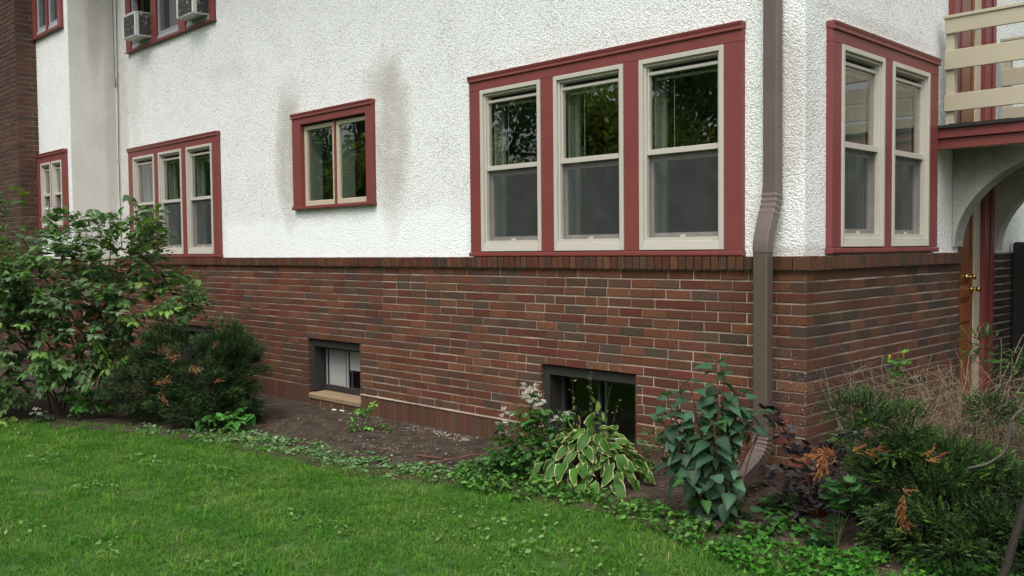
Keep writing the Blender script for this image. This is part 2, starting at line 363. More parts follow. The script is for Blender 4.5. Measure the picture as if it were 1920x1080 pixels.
# interiors: dark rooms behind the glass
ib=MB(); 
for z0,z1 in ((-.1,1.1),(1.15,3.75),(3.85,6.35)):
    for (a,b_) in ((-10.1,-6.8),(-6.7,-4.0),(-3.9,-.35)):
        ib.quad((a,3,z0),(b_,3,z0),(b_,3,z1),(a,3,z1)); ib.quad((a,.19,z0),(b_,.19,z0),(b_,3,z0),(a,3,z0)); ib.quad((a,.19,z1),(b_,.19,z1),(b_,3,z1),(a,3,z1))
        ib.quad((a,.19,z0),(a,3,z0),(a,3,z1),(a,.19,z1)); 
        if b_<-.4: ib.quad((b_,.19,z0),(b_,3,z0),(b_,3,z1),(b_,.19,z1))
ib.box(-13.3,-10.45,.4,2.5,1.2,3.6)
ib.build('interior_room',M['inner'],house)
bk=MB().box(-13.5,-.3,6.9,7.1,-.3,TOP); bk.box(-13.5,-13.3,-.58,6.9,-.3,TOP); bk.build('back_wall',M['stucco_side'],house)

# ---- brickwork
PAL=[(.118,.050,.028),(.130,.060,.034),(.098,.040,.024),(.105,.036,.024),(.088,.046,.028),(.122,.064,.036),(.076,.052,.037),(.062,.049,.038),(.082,.049,.033),(.100,.047,.027)]
WT=[.2,.14,.14,.1,.1,.08,.08,.06,.1,.1]
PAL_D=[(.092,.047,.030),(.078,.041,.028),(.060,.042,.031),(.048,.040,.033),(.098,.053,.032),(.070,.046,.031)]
class Bricks:
    def __init__(s,fr): s.v=[];s.f=[];s.c=[];s.fr=fr
    def brick(s,u0,u1,z0,z1,d=0,dep=.1,ch=.003,col=None,pal=PAL,wt=WT):
        fr=s.fr; n=len(s.v); j=lambda a:random.uniform(-a,a)
        if u1-u0<.012: return
        d+=j(.0018); ju0,ju1,jz0,jz1=j(.0012),j(.0012),j(.0015),j(.0015)
        u0+=ju0;u1+=ju1;z0+=jz0;z1+=jz1; c=min(ch,(u1-u0)/4)
        pts=[(u0,d-dep,z0),(u1,d-dep,z0),(u1,d-dep,z1),(u0,d-dep,z1),(u0,d-ch,z0),(u1,d-ch,z0),(u1,d-ch,z1),(u0,d-ch,z1)]
        q=[(u0+c+j(.001),d,z0+c+j(.001)),(u1-c+j(.001),d,z0+c+j(.001)),(u1-c+j(.001),d,z1-c+j(.001)),(u0+c+j(.001),d,z1-c+j(.001))]
        s.v+=[fr(*p) for p in pts+q]
        s.f+=[tuple(n+i for i in t) for t in ((0,1,5,4),(1,2,6,5),(2,3,7,6),(3,0,4,7),(4,5,9,8),(5,6,10,9),(6,7,11,10),(7,4,8,11),(8,9,10,11))]
        if col is None:
            b=random.choices(pal,wt if len(wt)==len(pal) else None)[0]; k=random.uniform(.84,1.16); col=tuple(x*k*random.uniform(.95,1.05) for x in b)
        s.c+=[col]*12
    def build(s,name,parent):
        quads=np.array(s.f); me=npmesh(name,np.array(s.v),[quads],M['brick'],parent,np.array(s.c),smooth=False)
        bm=bmesh.new(); bm.from_mesh(me.data); bmesh.ops.recalc_face_normals(bm,faces=bm.faces); bm.to_mesh(me.data); bm.free(); return me
CH=.069; CT=1.303
BW=[(-5.575,-4.655,-.02,.544),(-2.235,-1.31,-.08,.544),(-8.53,-7.61,-.02,.544)]
def clip(u0,u1,z0,z1,holes):
    seg=[(u0,u1)]
    for h in holes:
        if z0<h[3]-.01 and z1>h[2]+.01:
            out=[]
            for a,b in seg:
                if b<=h[0] or a>=h[1]: out.append((a,b))
                else:
                    if a<h[0]: out.append((a,h[0]))
                    if b>h[1]: out.append((h[1],b))
            seg=out
    return seg
mb=Bricks(WM); rbk=Bricks(WR); NC=18
for r in range(NC):
    z1=CT-r*CH-.004; z0=z1-.057
    A=(r%2==0)
    # main wall from the corner leftwards
    u=0.0 if A else -.105
    while u>-10.55:
        L=.2+random.uniform(-.004,.004); 
        if random.random()<.03: L=.1
        g=random.choice([.004,.007,.009,.010,.010]) 
        for a,b in clip(u-L,u,z0,z1,BW): mb.brick(a,b,z0,z1)
        u-=L+g
    v=.105 if A else 0.0
    if not A:
        # header of the right wall's corner stretcher shows on the main wall
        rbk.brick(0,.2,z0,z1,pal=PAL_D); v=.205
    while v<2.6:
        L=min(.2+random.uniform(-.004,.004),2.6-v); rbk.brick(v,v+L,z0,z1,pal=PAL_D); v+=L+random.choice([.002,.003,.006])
mb.build('brick_wall',house); rbk.build('brick_wall',house)
PALc=[tuple(x*.80 for x in c) for c in PAL]; cap=Bricks(WM); u=.03
for L in (.105,.085,.10,.075): cap.brick(u-L,u,CT+.004,CT+.09,.03,.13,pal=PALc,wt=WT); u-=L+.006
while u>-10.4: 
    L=.057+random.uniform(-.004,.004); cap.brick(u-L,u,CT+.004+random.uniform(-.002,.002),CT+.09,.03,.13,pal=PALc); u-=L+random.uniform(.006,.010)
cap.build('brick_cap',house)
cap=Bricks(WR); v=.104
while v<2.6:
    L=min(.057+random.uniform(-.005,.005),2.6-v); cap.brick(v,v+L,CT+.004,CT+.09,.03,.13,pal=PAL_D); v+=L+random.uniform(.003,.008)
cap.build('brick_cap',house)
sc=Bricks(WM); u=-.002
while u>-10.4:
    L=.058+random.uniform(-.004,.003)
    for a,b in clip(u-L,u,-.15,.05,BW): sc.brick(a,b,-.19,.053,.0,.1,col=tuple(x*random.uniform(.8,1.15) for x in random.choice([(.098,.054,.034),(.088,.050,.033),(.080,.048,.033),(.094,.050,.033)])))
    u-=L+random.uniform(.003,.006)
for h in BW:   # rough bricks below the window sills
    u=h[0]
    while u<h[1]-.02: L=min(.2,h[1]-u); sc.brick(u,u+L,-.19,h[2]-.055,-.005,.1,pal=PAL_D); u+=L+.008
sc.build('base_course',house)
sc=Bricks(WR); v=.103
while v<2.6:
    L=.06; sc.brick(v,v+L,-.19,.053,.0,.1,pal=PAL_D); v+=L+.004
sc.build('base_course',house)
BWo=[(h[0]-.008,h[1]+.008,h[2]-.01,h[3]+.012) for h in BW]
wall_holes(WM,-10.41,-.009,-.3,1.383,-.0085,.19,BWo).build('mortar_bed',M['mortar'],house)
wall_holes(WR,.012,2.597,-.3,1.383,-.0085,.19,[]).build('mortar_bed',M['mortar'],house)
# rough mortar ledge on top of the base course
lv=[];lf=[]
us=np.arange(-4.65,-1.36,.02)
b=MB()
for i in range(len(us)-1):
    if -2.24<us[i]<-1.3: continue
    t=.009+.006*abs(mnoise.noise((us[i]*9,0,0))); o_=.007+.006*abs(mnoise.noise((us[i]*7,3,0)))
    b.box(us[i],us[i+1]+.0005,-o_,.02,.053,.053+t)
b.build('mortar_ledge',M['mortar'],house)
b=Bricks(WM); b.brick(-.11,.012,.085,.142,.02,.1,col=(.19,.075,.045)); b.build('loose_corner_brick',house)
# brick base of the bay and chimney
bb=Bricks(frame_at('M',.62))
for r in range(NC+3):
    z1=CT-r*CH-.004; u=-10.38
    while u>-13.4: bb.brick(u-.2,u,z1-.057,z1); u-=.206
u=-10.35
while u>-13.4: bb.brick(u-.057,u,CT+.004,CT+.09,.03,.13); u-=.066
bb.build('brick_wall',house)
bb=Bricks(lambda u,d,z:(-10.38+d,u,z))
for r in range(NC+3):
    z1=CT-r*CH-.004; v=-.515 if r%2==0 else -.42
    while v<-.02: bb.brick(v,min(v+.2,-.02),z1-.057,z1); v+=.206
bb.build('brick_wall',house)
MB().box(-13.4,-10.39,-.61,.1,-.3,1.383).build('mortar_bed',M['mortar'],house)
ch=empty  # keep name short
chim=Bricks(frame_at('M',.875)); cs=Bricks(lambda u,d,z:(-11.66+d,u,z))
nr=int((9.0+.2)/CH)
PC=[(.078,.046,.036),(.068,.043,.035),(.088,.049,.037),(.056,.040,.034)]
for r in range(nr):
    z0=-.2+r*CH; z1=z0+.059; A=r%2==0
    u=-11.66 if A else -11.765
    while u>-13.3: chim.brick(u-.2,u,z0,z1,pal=PC); u-=.208
    v=-.77 if A else -.875
    for L in ((.2,) if A else (.2,.1)):
        cs.brick(v,min(v+L,-.585),z0,z1,pal=PC); v+=L+.008
    if A: cs.brick(v,-.585,z0,z1,pal=PC)
co_=chim.build('chimney_brick',house); co2=cs.build('chimney_brick',house)
cm=MB().box(-13.3,-11.669,-.866,-.585,-.25,9.0).build('chimney',M['mortar'],house)
for o in (co_,co2): o.name='brick_face'; o.parent=cm

# ---- windows
def dh_unit(P,fr,u0,u1,z0,z1,frame_mat='cream',blind=True,screen=True,curtain=None,zm=None,narrow=False,dd=0):
    """one double hung unit: outer frame, stops, two sashes, glass, screen"""
    cm_=M[frame_mat]; fw=.034 if not narrow else .03; zb=z0+.065; zt=z1-.034
    zm=zm or z0+(z1-z0)*.515
    a=WB(fr)
    a.wbox(u0,u0+fw,dd-.04,.050,z0,z1); a.wbox(u1-fw,u1,dd-.04,.050,z0,z1)
    a.wbox(u0+fw,u1-fw,dd-.04,.050,zt,z1)
    a.wprism([(-.04,z0),(.052,z0),(.044,zb),(-.04,zb)],u0+fw,u1-fw)
    a.build('frame',cm_,P,.003)
    s=WB(fr); q=.018
    for (x0,x1) in ((u0+fw,u0+fw+q),(u1-fw-q,u1-fw)): s.wbox(x0,x1,-.045,.030,zb,zt)
    s.wbox(u0+fw+q,u1-fw-q,-.045,.030,zt-q,zt); s.wbox(u0+fw+q,u1-fw-q,-.045,.033,zb,zb+.022)
    s.build('frame_stop',cm_,P,.002)
    g0,g1=u0+fw+q,u1-fw-q
    t=WB(fr)   # upper sash
    for (x0,x1) in ((g0,g0+.012),(g1-.012,g1)): t.wbox(x0,x1,-.03,.012,zm,zt-q)
    t.wbox(g0+.012,g1-.012,-.03,.010,zt-q-.058,zt-q-.036); t.wbox(g0+.012,g1-.012,-.03,.012,zt-q-.006,zt-q); t.wbox(g0+.0,g1,-.03,.022,zm-.018,zm+.020)
    t.build('sash',cm_,P,.002)
    t=WB(fr)
    for (x0,x1) in ((g0,g0+.014),(g1-.014,g1)): t.wbox(x0,x1,-.06,-.032,zb+.022,zm-.018)
    t.wbox(g0+.014,g1-.014,-.06,-.032,zb+.022,zb+.055); t.wbox(g0+.014,g1-.014,-.06,-.032,zm-.06,zm-.02)
    t.build('sash',cm_,P,.002)
    WB(fr).sheet(g0+.012,g1-.012,-.008,-.005,zm+.020,zt-q-.058).build('pane',M['glass'],P)
    WB(fr).sheet(g0+.014,g1-.014,-.048,-.045,zb+.055,zm-.06).build('pane',M['glass_low' if screen else 'glass'],P)
    if screen:
        x=WB(fr); x.sheet(g0,g1,-.002,-.001,zb+.022,zm-.018); x.build('screen',M['screen'],P)
        c=(g0+g1)/2; x=WB(fr); x.wbox(c-.022,c+.022,.0,.010,zb+.024,zb+.040); x.build('latch',M['cream'],P,.001)
    x=WB(fr)   # inner casing
    x.wbox(g0-.01,g0+.012,-.19,-.07,z0,z1); x.wbox(g1-.012,g1+.01,-.19,-.07,z0,z1); x.wbox(g0+.012,g1-.012,-.19,-.07,z0,z0+.03)
    x.wbox(g0+.014,g0+.05,-.16,-.13,z0+.03,z1-.02)
    x.build('inner_casing',M['jamb'],P,.003)
    if blind:
        x=WB(fr); x.wbox(g0+.012,g1-.012,-.075,-.06,zt-.105,zt-.085); x.build('blind',M['cream'],P,.001)
        x=WB(fr); x.wbox(g0+.013,g1-.013,-.075,-.034,zt-.052,zt-.026); x.build('dark_gap_box',M['dark'],P)  # dark box added so the gap above the top rail looks shaded
        x=WB(fr); c=g0+(g1-g0)*.3; x.wbox(c,c+.003,-.062,-.060,zm-.1,zt-.05); x.build('blind_cord',M['cream'],P)
    if curtain:
        cu,cw,mt=curtain; n=40; V=[];Fq=[]
        a0=g0+(g1-g0)*cu; a1=a0+(g1-g0)*cw
        for i in range(n+1):
            uu=a0+(a1-a0)*i/n; d=-.20+.018*math.sin(i*1.35)+.01*math.sin(i*.53)
            V+= [fr(uu,d,z0+.03),fr(uu,d+.01*math.sin(i*.9),z1-.03)]
        for i in range(n): Fq.append((2*i,2*i+2,2*i+3,2*i+1))
        npmesh('curtain',np.array(V),[np.array(Fq)],M[mt],P)
def trim(fr,H,units,sill=.04,crown=True,name='window'):
    u0,u1,z0,z1=H; b=WB(fr); zt=z1-.022; zs=z0+sill
    us=[u0+.004]+[x for q in units for x in (q[0],q[1])]+[u1-.004]; top=max(q[3] for q in units); bot=min(q[2] for q in units)
    b.wbox(u0+.004,u1-.004,-.12,.042,top+.0015,zt)
    for i in range(0,len(us),2): b.wbox(us[i]+(0.0015 if i else 0),us[i+1]-.0015,-.12,.042,zs,top+.0015 if 0<i<len(us)-2 else top+.0015)
    if bot-zs>.006: b.wbox(us[1],us[-2],-.12,.040,zs,bot-.0015)
    P=b.build(name,M['red'],house,.003)
    if crown:
        c=WB(fr); c.wprism([(-.05,zt),(.050,zt-.035),(.056,zt-.03),(.054,zt-.012),(.060,zt+.004),(.062,zt+.018),(-.05,zt+.020)],u0-.002,u1+.001); c.build('crown_moulding',M['red'],P,.002)
    c=WB(fr); c.wprism([(-.12,z0),(.050,z0),(.054,z0+.008),(.053,zs-.006),(.050,zs-.001),(-.12,zs-.001)],u0-.006,u1+.002); c.build('sill',M['red'],P,.002)
    return P
zb_,zt_=1.438,2.763
U=[(-2.876,-2.196,zb_,zt_),(-2.058,-1.388,zb_,zt_),(-1.248,-.567,zb_,zt_)]
P=trim(FM,BIG,U,.036)
for i,q in enumerate(U): dh_unit(P,FM,*q,zm=2.118,curtain=None)
U=[(-9.78,-9.12,zb_,2.752),(-8.99,-8.333,zb_,2.752),(-8.2,-7.535,zb_,2.752)]
P=trim(FM,MID,U,.036)
for i,q in enumerate(U): dh_unit(P,FM,*q,zm=2.115,curtain=[(0.05,.9,'curtain'),None,None][i])
U=[(.418,1.066,1.447,2.735),(1.2,1.864,1.447,2.735)]
P=trim(FR,RWN,U,.036)
for i,q in enumerate(U): dh_unit(P,FR,*q,zm=2.11,curtain=[(.55,.4,'curtain_dim'),(.5,.45,'curtain_dim')][i])
U=[(-11.49,-11.09,1.83,2.755),(-11.045,-10.665,1.83,2.755)]
P=trim(FP,PW1,U,.036)
for q in U: dh_unit(P,FP,*q,zm=2.30,narrow=True)
def storm_unit(P,fr,u0,u1,z0,z1,zm,curtain=None,lift=0):
    a=WB(fr); f=.03
    for x0,x1 in ((u0,u0+f),(u1-f,u1)): a.wbox(x0,x1,-.06,.012,z0,z1)
    a.wbox(u0+f,u1-f,-.06,.012,z1-f,z1); a.wbox(u0+f,u1-f,-.05,.018,zm-.02,zm+.02)
    if not lift: a.wbox(u0+f,u1-f,-.06,.012,z0,z0+f)
    a.build('frame',M['grayframe'],P,.003)
    WB(fr).wprism([(-.08,z0-.06),(.028,z0-.06),(.015,z0-.002),(-.08,z0-.002)],u0,u1).build('storm_sill',M['grayframe'],P,.002)
    WB(fr).sheet(u0+f,u1-f,-.02,-.017,zm+.02,z1-f).build('pane',M['glass'],P)
    if not lift: WB(fr).sheet(u0+f,u1-f,-.01,-.009,z0+f,zm-.02).build('screen',M['screen'],P)
    if curtain:
        n=40;V=[];Fq=[]
        for i in range(n+1):
            uu=u0+f+(u1-u0-2*f)*i/n; d=-.14+.018*math.sin(i*1.3)
            V+=[fr(uu,d,z0+.02),fr(uu,d,z1-.03)]
        for i in range(n): Fq.append((2*i,2*i+2,2*i+3,2*i+1))
        npmesh('curtain',np.array(V),[np.array(Fq)],M['curtain'],P)
U=[(-9.76,-9.11,4.27,5.6),(-8.96,-8.33,4.27,5.6),(-8.15,-7.53,4.27,5.6)]
def trim_storm(H,U,fr):
    return trim(fr,H,[(a,b,4.27-.063 if H is not PW2 else 4.66-.063,d) for a,b,c,d in U],.02)
P=trim_storm(ACW,U,FM)
storm_unit(P,FM,*U[0],4.90,lift=1); storm_unit(P,FM,*U[1],4.95,True); storm_unit(P,FM,*U[2],4.90,lift=1)
U=[(-11.53,-11.12,4.66,5.6),(-11.06,-10.66,4.66,5.6)]
P=trim_storm(PW2,U,FP)
for q in U: storm_unit(P,FP,*q,5.15,True)
for H,fr in ((UPW,FM),(UPR,FM),(RUP,FR)):
    n=3 if H is UPW else 2; wdt=(H[1]-H[0]-.1)/n; U=[(H[0]+.12+i*(wdt),H[0]+wdt+i*wdt,H[2]+.1,H[3]-.12) for i in range(n)]
    P=trim(fr,H,[(a,b,c-.063,d) for a,b,c,d in U],.036)
    for q in U: storm_unit(P,fr,*q,5.0,True)
# small casement pair
u0,u1,z0,z1=SML; b=WB(FM)
b.wbox(u0+.004,-5.612,-.12,.042,z0+.036,z1-.022); b.wbox(-4.476,u1-.004,-.12,.042,z0+.036,z1-.022); b.wbox(-5.612,-4.476,-.12,.0415,2.765,z1-.022)
b.wbox(-5.056,-5.032,-.12,.005,z0+.036,2.765)
P=b.build('window',M['red'],house,.003)
c=WB(FM); zt=z1-.022; c.wprism([(-.05,zt),(.050,zt-.035),(.056,zt-.03),(.054,zt-.012),(.060,zt+.004),(.062,zt+.018),(-.05,zt+.020)],u0-.002,u1+.001); c.build('crown_moulding',M['red'],P,.002)
c=WB(FM); c.wprism([(-.12,z0),(.050,z0),(.056,z0+.008),(.055,z0+.033),(.050,z0+.035),(-.12,z0+.035)],u0-.004,u1+.003); c.build('sill',M['red'],P,.002)
for a0,a1 in ((-5.610,-5.058),(-5.030,-4.478)):
    s=WB(FM); f=.042; zA,zB=z0+.037,2.750
    s.wbox(a0,a0+f,-.05,-.008,zA,zB); s.wbox(a1-f,a1,-.05,-.008,zA,zB); s.wbox(a0+f,a1-f,-.05,-.008,zB-f,zB); s.wbox(a0+f,a1-f,-.05,-.008,zA,zA+f+.01)
    s.build('sash',M['cream2'],P,.004); WB(FM).sheet(a0+f,a1-f,-.034,-.030,zA+f+.01,zB-f).build('pane',M['glass'],P)
    x=WB(FM); x.wbox(a0+.01,a0+.04,-.2,-.06,zA,zB); x.build('inner_casing',M['jamb'],P)
# ---- basement windows
def bwin(h,whitish):
    u0,u1,z0,z1=h; fr=WM
    b=WB(fr); zi=z0+.02
    b.wbox(u0+.0,u0+.055,-.26,-.035,zi,z1-.003); b.wbox(u1-.03,u1,-.30,-.035,zi,z1-.003); b.wbox(u0+.055,u1-.03,-.30,-.035,z1-.075,z1-.003)
    P=b.build('basement_window',M['dark'],house,.004)
    s=WB(fr); a,c=u0+.055,u1-.03
    s.wbox(a,a+.03,-.21,-.17,zi+.055,z1-.078); s.wbox(c-.03,c,-.21,-.17,zi+.055,z1-.078); s.wbox(a,c,-.21,-.171,z1-.11,z1-.0785); s.wbox(a,c,-.21,-.168,zi-.0,zi+.056)
    m_=(a+c)/2-.03; s.wbox(m_-.012,m_+.012,-.21,-.172,zi+.056,z1-.11)
    s.build('sash',M['dark'],P,.003)
    if whitish:  # whitish painted panes
        t=WB(fr); t.wbox(a+.03,a+.042,-.18,-.169,zi+.056,z1-.11); t.build('pane_bead',M['grayframe'],P)
        WB(fr).wbox(m_+.012,m_+.03,-.185,-.166,zi+.056,z1-.11).build('pane_bead',M['grayframe'],P); WB(fr).wbox(c-.042,c-.03,-.18,-.169,zi+.056,z1-.11).build('pane_bead',M['grayframe'],P)
        t=WB(fr); t.wbox(a+.042,m_-.012,-.202,-.198,zi+.056,z1-.11); t.wbox(m_+.03,c-.042,-.202,-.198,zi+.056+.18,z1-.11); t.build('painted_pane',M['curtain'],P)
        t=WB(fr); t.sheet(m_+.03,c-.042,-.202,-.1985,zi+.056,zi+.056+.18); t.build('pane',M['glass'],P)
    else:
        t=WB(fr); t.sheet(a+.03,m_-.012,-.202,-.198,zi+.056,z1-.11); t.sheet(m_+.012,c-.03,-.202,-.198,zi+.056,z1-.11); t.build('pane',M['glass_low'],P)
        t=WB(fr); t.wbox(a+.2,a+.215,-.5,-.48,z0,z1); t.wbox(m_+.18,m_+.2,-.5,-.48,z0,z1); t.build('inner_bar',M['grayframe'],P)
    t=WB(fr); t.wprism([(-.32,z0-.055),(.004,z0-.055),(.006,z0-.008),(-.03,z0+.004),(-.32,z0+.021)],u0+.002,u1-.002); t.build('sill',M['sillwood'],P,.005)
for h,l in zip(BW,(1,0,0)): bwin(h,l)

# ---- downspout
def rect_sweep(path,wd,dp,ribs=None):
    """path of (point, dir-in-plane angle): sweep a wd (x) by dp rectangle with rounded corners in the YZ plane"""
    b=MB(); n=len(path); prof=[]
    c=.008
    for sx,sy in ((-1,-1),(1,-1),(1,1),(-1,1)):
        X=sx*wd/2;Y=sy*dp/2
        if sx*sy>0: prof+=[(X,Y-sy*c),(X-sx*c,Y)]
        else: prof+=[(X-sx*c,Y),(X,Y-sy*c)]
    # corrugated broad faces: raised rib in the middle
    k=len(prof)
    for i,(p,sc_) in enumerate(path):
        p=Vector(p); q0=Vector(path[max(0,i-1)][0]); q1=Vector(path[min(n-1,i+1)][0]); t=(q1-q0).normalized()
        nx=Vector((1,0,0)); nx=(nx-t*nx.dot(t)).normalized(); ny=t.cross(nx)
        for X,Y in prof: b.v.append(tuple(p+nx*X*sc_+ny*Y*sc_))
    for i in range(n-1):
        for j in range(k): b.f.append((i*k+j,i*k+(j+1)%k,(i+1)*k+(j+1)%k,(i+1)*k+j))
    b.f.append(tuple(range(k))); return b
def bend(pts,step=.02,rib=False,a=None,z=None):
    out=[]
    for i in range(len(pts)-1):
        p,q=Vector(pts[i]),Vector(pts[i+1]); m_=max(1,int((q-p).length/step))
        for j in range(m_): out.append(p.lerp(q,j/m_))
    out.append(Vector(pts[-1])); 
    res=[]
    for i,p in enumerate(out):
        s=1.0
        if rib and a<=i/len(out)<=z: s=1.0+(.05 if i%2 else -.03)
        res.append((p,s))
    return res
xs_=-.205
ds=rect_sweep([(Vector((xs_,-.045,6.45)),1),(Vector((xs_,-.045,1.80)),1)],.098,.078).build('downspout',M['spout'],house)
def arc(y0,z0,y1,z1,n=10):  # smooth S between two vertical runs
    return [(xs_,y0+(y1-y0)*(.5-.5*math.cos(math.pi*i/n)),z0+(z1-z0)*i/n) for i in range(n+1)]
el=bend(arc(-.045,1.82,-.16,1.42,22),.018,True,.05,.42); rect_sweep(el,.104,.084).build('elbow',M['spout'],ds)
low=rect_sweep([(Vector((xs_,-.16,1.44)),1),(Vector((xs_,-.16,.30)),1)],.098,.080).build('lower_spout',M['spout_low'],ds)
bt=[(xs_,-.16,.34),(xs_,-.16,.27),(xs_-.002,-.172,.215),(xs_-.006,-.205,.165),(xs_-.014,-.245,.130),(xs_-.030,-.31,.085),(xs_-.045,-.365,.045),(xs_-.055,-.40,.018)]
rect_sweep(bend(bt,.013,True,.12,.5),.106,.086).build('bottom_elbow',M['spout'],ds)
b=MB()
for dx in (-.03,0,.03):
    b=MB().tube([(xs_+dx,-.105,1.66),(xs_+dx,-.127,1.658)],.005,k=8); b.build('rivet',M['cable'],ds)
# cable hanging at the inner corner
b=MB(); 
def wob(pts,a=.006,n=6):
    out=[]
    for i in range(len(pts)-1):
        p,q=Vector(pts[i]),Vector(pts[i+1])
        for j in range(n): v=p.lerp(q,j/n); out.append(v+Vector((a*mnoise.noise((v.z*3,i,0)),0,0)))
    return out+[Vector(pts[-1])]
b.tube(wob([(-10.366,-.0,6.4),(-10.366,0,4.9),(-10.37,0,4.4),(-10.362,0,3.85),(-10.345,0,3.77),(-10.325,0,3.80),(-10.32,0,3.9)]),.006,k=6)
b.tube(wob([(-10.24,0,6.4),(-10.245,0,4.9),(-10.272,0,4.23),(-10.268,0,3.75),(-10.302,0,2.76),(-10.30,0,2.2),(-10.30,0,1.5)]),.007,k=6)
b.build('cable',M['cable'],house,smooth=True)

# ---- porch: arch wall, rear arch, deck, railings, doors
def arch_wall(y0,y1,x0,x1,ztop,cx,spring,a,bz,name,cap_z=1.39):
    """wall in the XZ plane between y0 and y1 with an elliptic arch opening centred cx"""
    b=MB(); n=40; pts=[]
    for i in range(n+1):
        t=math.pi*i/n; pts.append((cx-a*math.cos(t),spring+bz*math.sin(t)))
    for k in range(n):
        (xa,za),(xb,zb2)=pts[k],pts[k+1]
        for y in (y0,y1): b.quad((xa,y,za),(xb,y,zb2),(xb,y,ztop),(xa,y,ztop))
        b.quad((xa,y0,za),(xb,y0,zb2),(xb,y1,zb2),(xa,y1,za))
    if pts[0][0]-x0>.002: b.box(x0,pts[0][0],y0,y1,spring,ztop)
    b.box(pts[-1][0],x1,y0,y1,spring,ztop)
    b.quad((pts[0][0],y0,ztop),(pts[-1][0],y0,ztop),(pts[-1][0],y1,ztop),(pts[0][0],y1,ztop))
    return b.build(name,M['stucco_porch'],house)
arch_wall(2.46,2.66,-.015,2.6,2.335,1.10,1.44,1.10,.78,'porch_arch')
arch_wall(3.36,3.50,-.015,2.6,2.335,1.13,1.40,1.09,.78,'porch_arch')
b=Bricks(frame_at('M',-2.46))
pb=MB().box(2.21,2.59,2.47,2.65,-.2,1.385).build('porch_pier',M['mortar'],house)
for r in range(22):
    z1=1.40-r*CH
    for a in ((2.2,2.4),(2.41,2.6)) if r%2 else ((2.2,2.3),(2.31,2.5),(2.51,2.6)): b.brick(a[0],a[1],z1-.057,z1,0,.19,pal=PAL_D)
b.build('pier_brick',pb); 
MB().box(2.2,2.6,3.37,3.49,-.2,1.398).build('porch_pier',M['stucco_porch'],house)
MB().box(.0-.01,2.6,2.67,5.4,-.25,-.02).build('porch_floor',M['sillstone'],house)
# deck + fascia
b=MB().box(-.015,2.9,2.075,3.62,2.275,2.338); b.build('deck',M['roofing'],house)
b=MB().box(-.012,2.9,2.05,2.073,2.265,2.338); b.box(-.012,2.9,2.075,2.095,2.185,2.262); b.build('fascia',M['red'],house,.003)
b=MB().box(-.012,2.9,2.10,3.6,2.215,2.245); b.build('porch_ceiling',M['stucco_side'],house)
ro=MB(); xq=-.012
while xq<2.9:
    L=random.uniform(.05,.16); ro.box(xq,min(xq+L,2.9),2.03-random.uniform(0,.008),3.64,2.339,2.362+random.uniform(0,.008)); xq+=L+.0005
ro.build('roll_roofing',M['roofing'],house)
def railing(y,sgn,zoff=0,x0=.045):
    b=MB(); 
    for z0,z1 in ((3.055,3.165),(2.785,2.93),(2.47,2.60)): b.box(x0,2.75,y,y+.022,z0+zoff,z1+zoff)
    P=b.build('railing',M['cream2'],house,.003)
    c=MB().box(x0-.008,2.76,y-.012,y+.105,3.166+zoff,3.192+zoff); c.build('top_rail',M['cream2'],P,.004)
    for xp in (x0+.002,1.35,2.66):
        MB().box(xp,xp+.06,y+.0235,y+.10,2.365,3.165+zoff).build('post',M['cream2'],P,.003)
railing(2.09,1); railing(3.40,1,.03)
b=MB()
for z0,z1 in ((3.055,3.165),(2.785,2.93),(2.47,2.60)): b.box(2.752,2.774,2.12,3.5,z0,z1)
b.build('railing',M['cream2'],house,.003)
# doors: jamb, casing, leaf
def door(ya,yb,yc,yd,zb0,zt,panels,left_casing,name):
    """leaf from ya to yb, cream storm door stile yb to yc, red casing yc to yd"""
    b=MB(); b.box(-.02,.018,yc,yd,zb0,zt+.11); b.box(-.02,.016,ya,yc,zt,zt+.11)
    b.box(.018,.032,yd-.07,yd,zb0,zt+.11); b.box(.018,.026,yc+.0,yc+.03,zb0,zt+.11)
    if left_casing: b.box(-.02,.018,ya-.196,ya,zb0,zt); b.box(.018,.030,ya-.196,ya-.12,zb0,zt); b.box(.018,.025,ya-.03,ya,zb0,zt)
    P=b.build(name,M['red'],house,.004)
    MB().box(-.10,-.012,yb,yc-.001,zb0,zt-.002).build('door_stile',M['cream2'],P,.004)
    X0,X1=-.10,-.016; st=.045; b=MB(); y0=ya-.015 if not left_casing else ya+.002; y1=yb-.002
    zs=[zb0]+[z for p in panels for z in p]+[zt-.002]
    b.box(X0,X1,y0,y0+st,zb0,zt-.002); b.box(X0,X1,y1-st,y1,zb0,zt-.002)
    for i in range(0,len(zs),2): b.box(X0,X1,y0+st,y1-st,zs[i],zs[i+1])
    for p in panels:
        b.box(X0+.01,X1-.016,y0+st,y1-st,p[0],p[1])
        if y1-y0-2*st>.1: b.box(X1-.0155,X1-.006,y0+st+.03,y1-st-.03,p[0]+.03,p[1]-.03)
    b.build('door_leaf',M['wood'],P,.004)
    return P
P=door(2.62,2.942,3.104,3.319,-.02,2.13,[(.25,.82),(.96,1.02),(1.12,2.0)],False,'door')
for zk,yk in ((1.19,2.79),(1.085,2.89)):
    xb=-.015 if yk<2.83 else -.011
    b=MB(); b.tube([(xb,yk,zk),(xb+.012,yk,zk)],.028,.026,14); b.tube([(xb+.012,yk,zk),(xb+.04,yk,zk)],.010,.010,10)
    b.tube([(xb+.04,yk,zk),(xb+.05,yk,zk),(xb+.06,yk,zk),(xb+.07,yk,zk)],.020,.025,14); b.build('door_knob',M['brass'],P,.002,True)
P=door(2.543,2.932,3.076,3.315,2.37,4.4,[(2.62,2.95),(3.0,4.2)],True,'door')
b=MB(); b.tube([(-.015,2.88,3.28),(.01,2.88,3.28)],.010,.010,10); b.tube([(.01,2.88,3.28),(.05,2.88,3.28)],.022,.026,14); b.build('door_knob',M['dark'],P,.002,True)
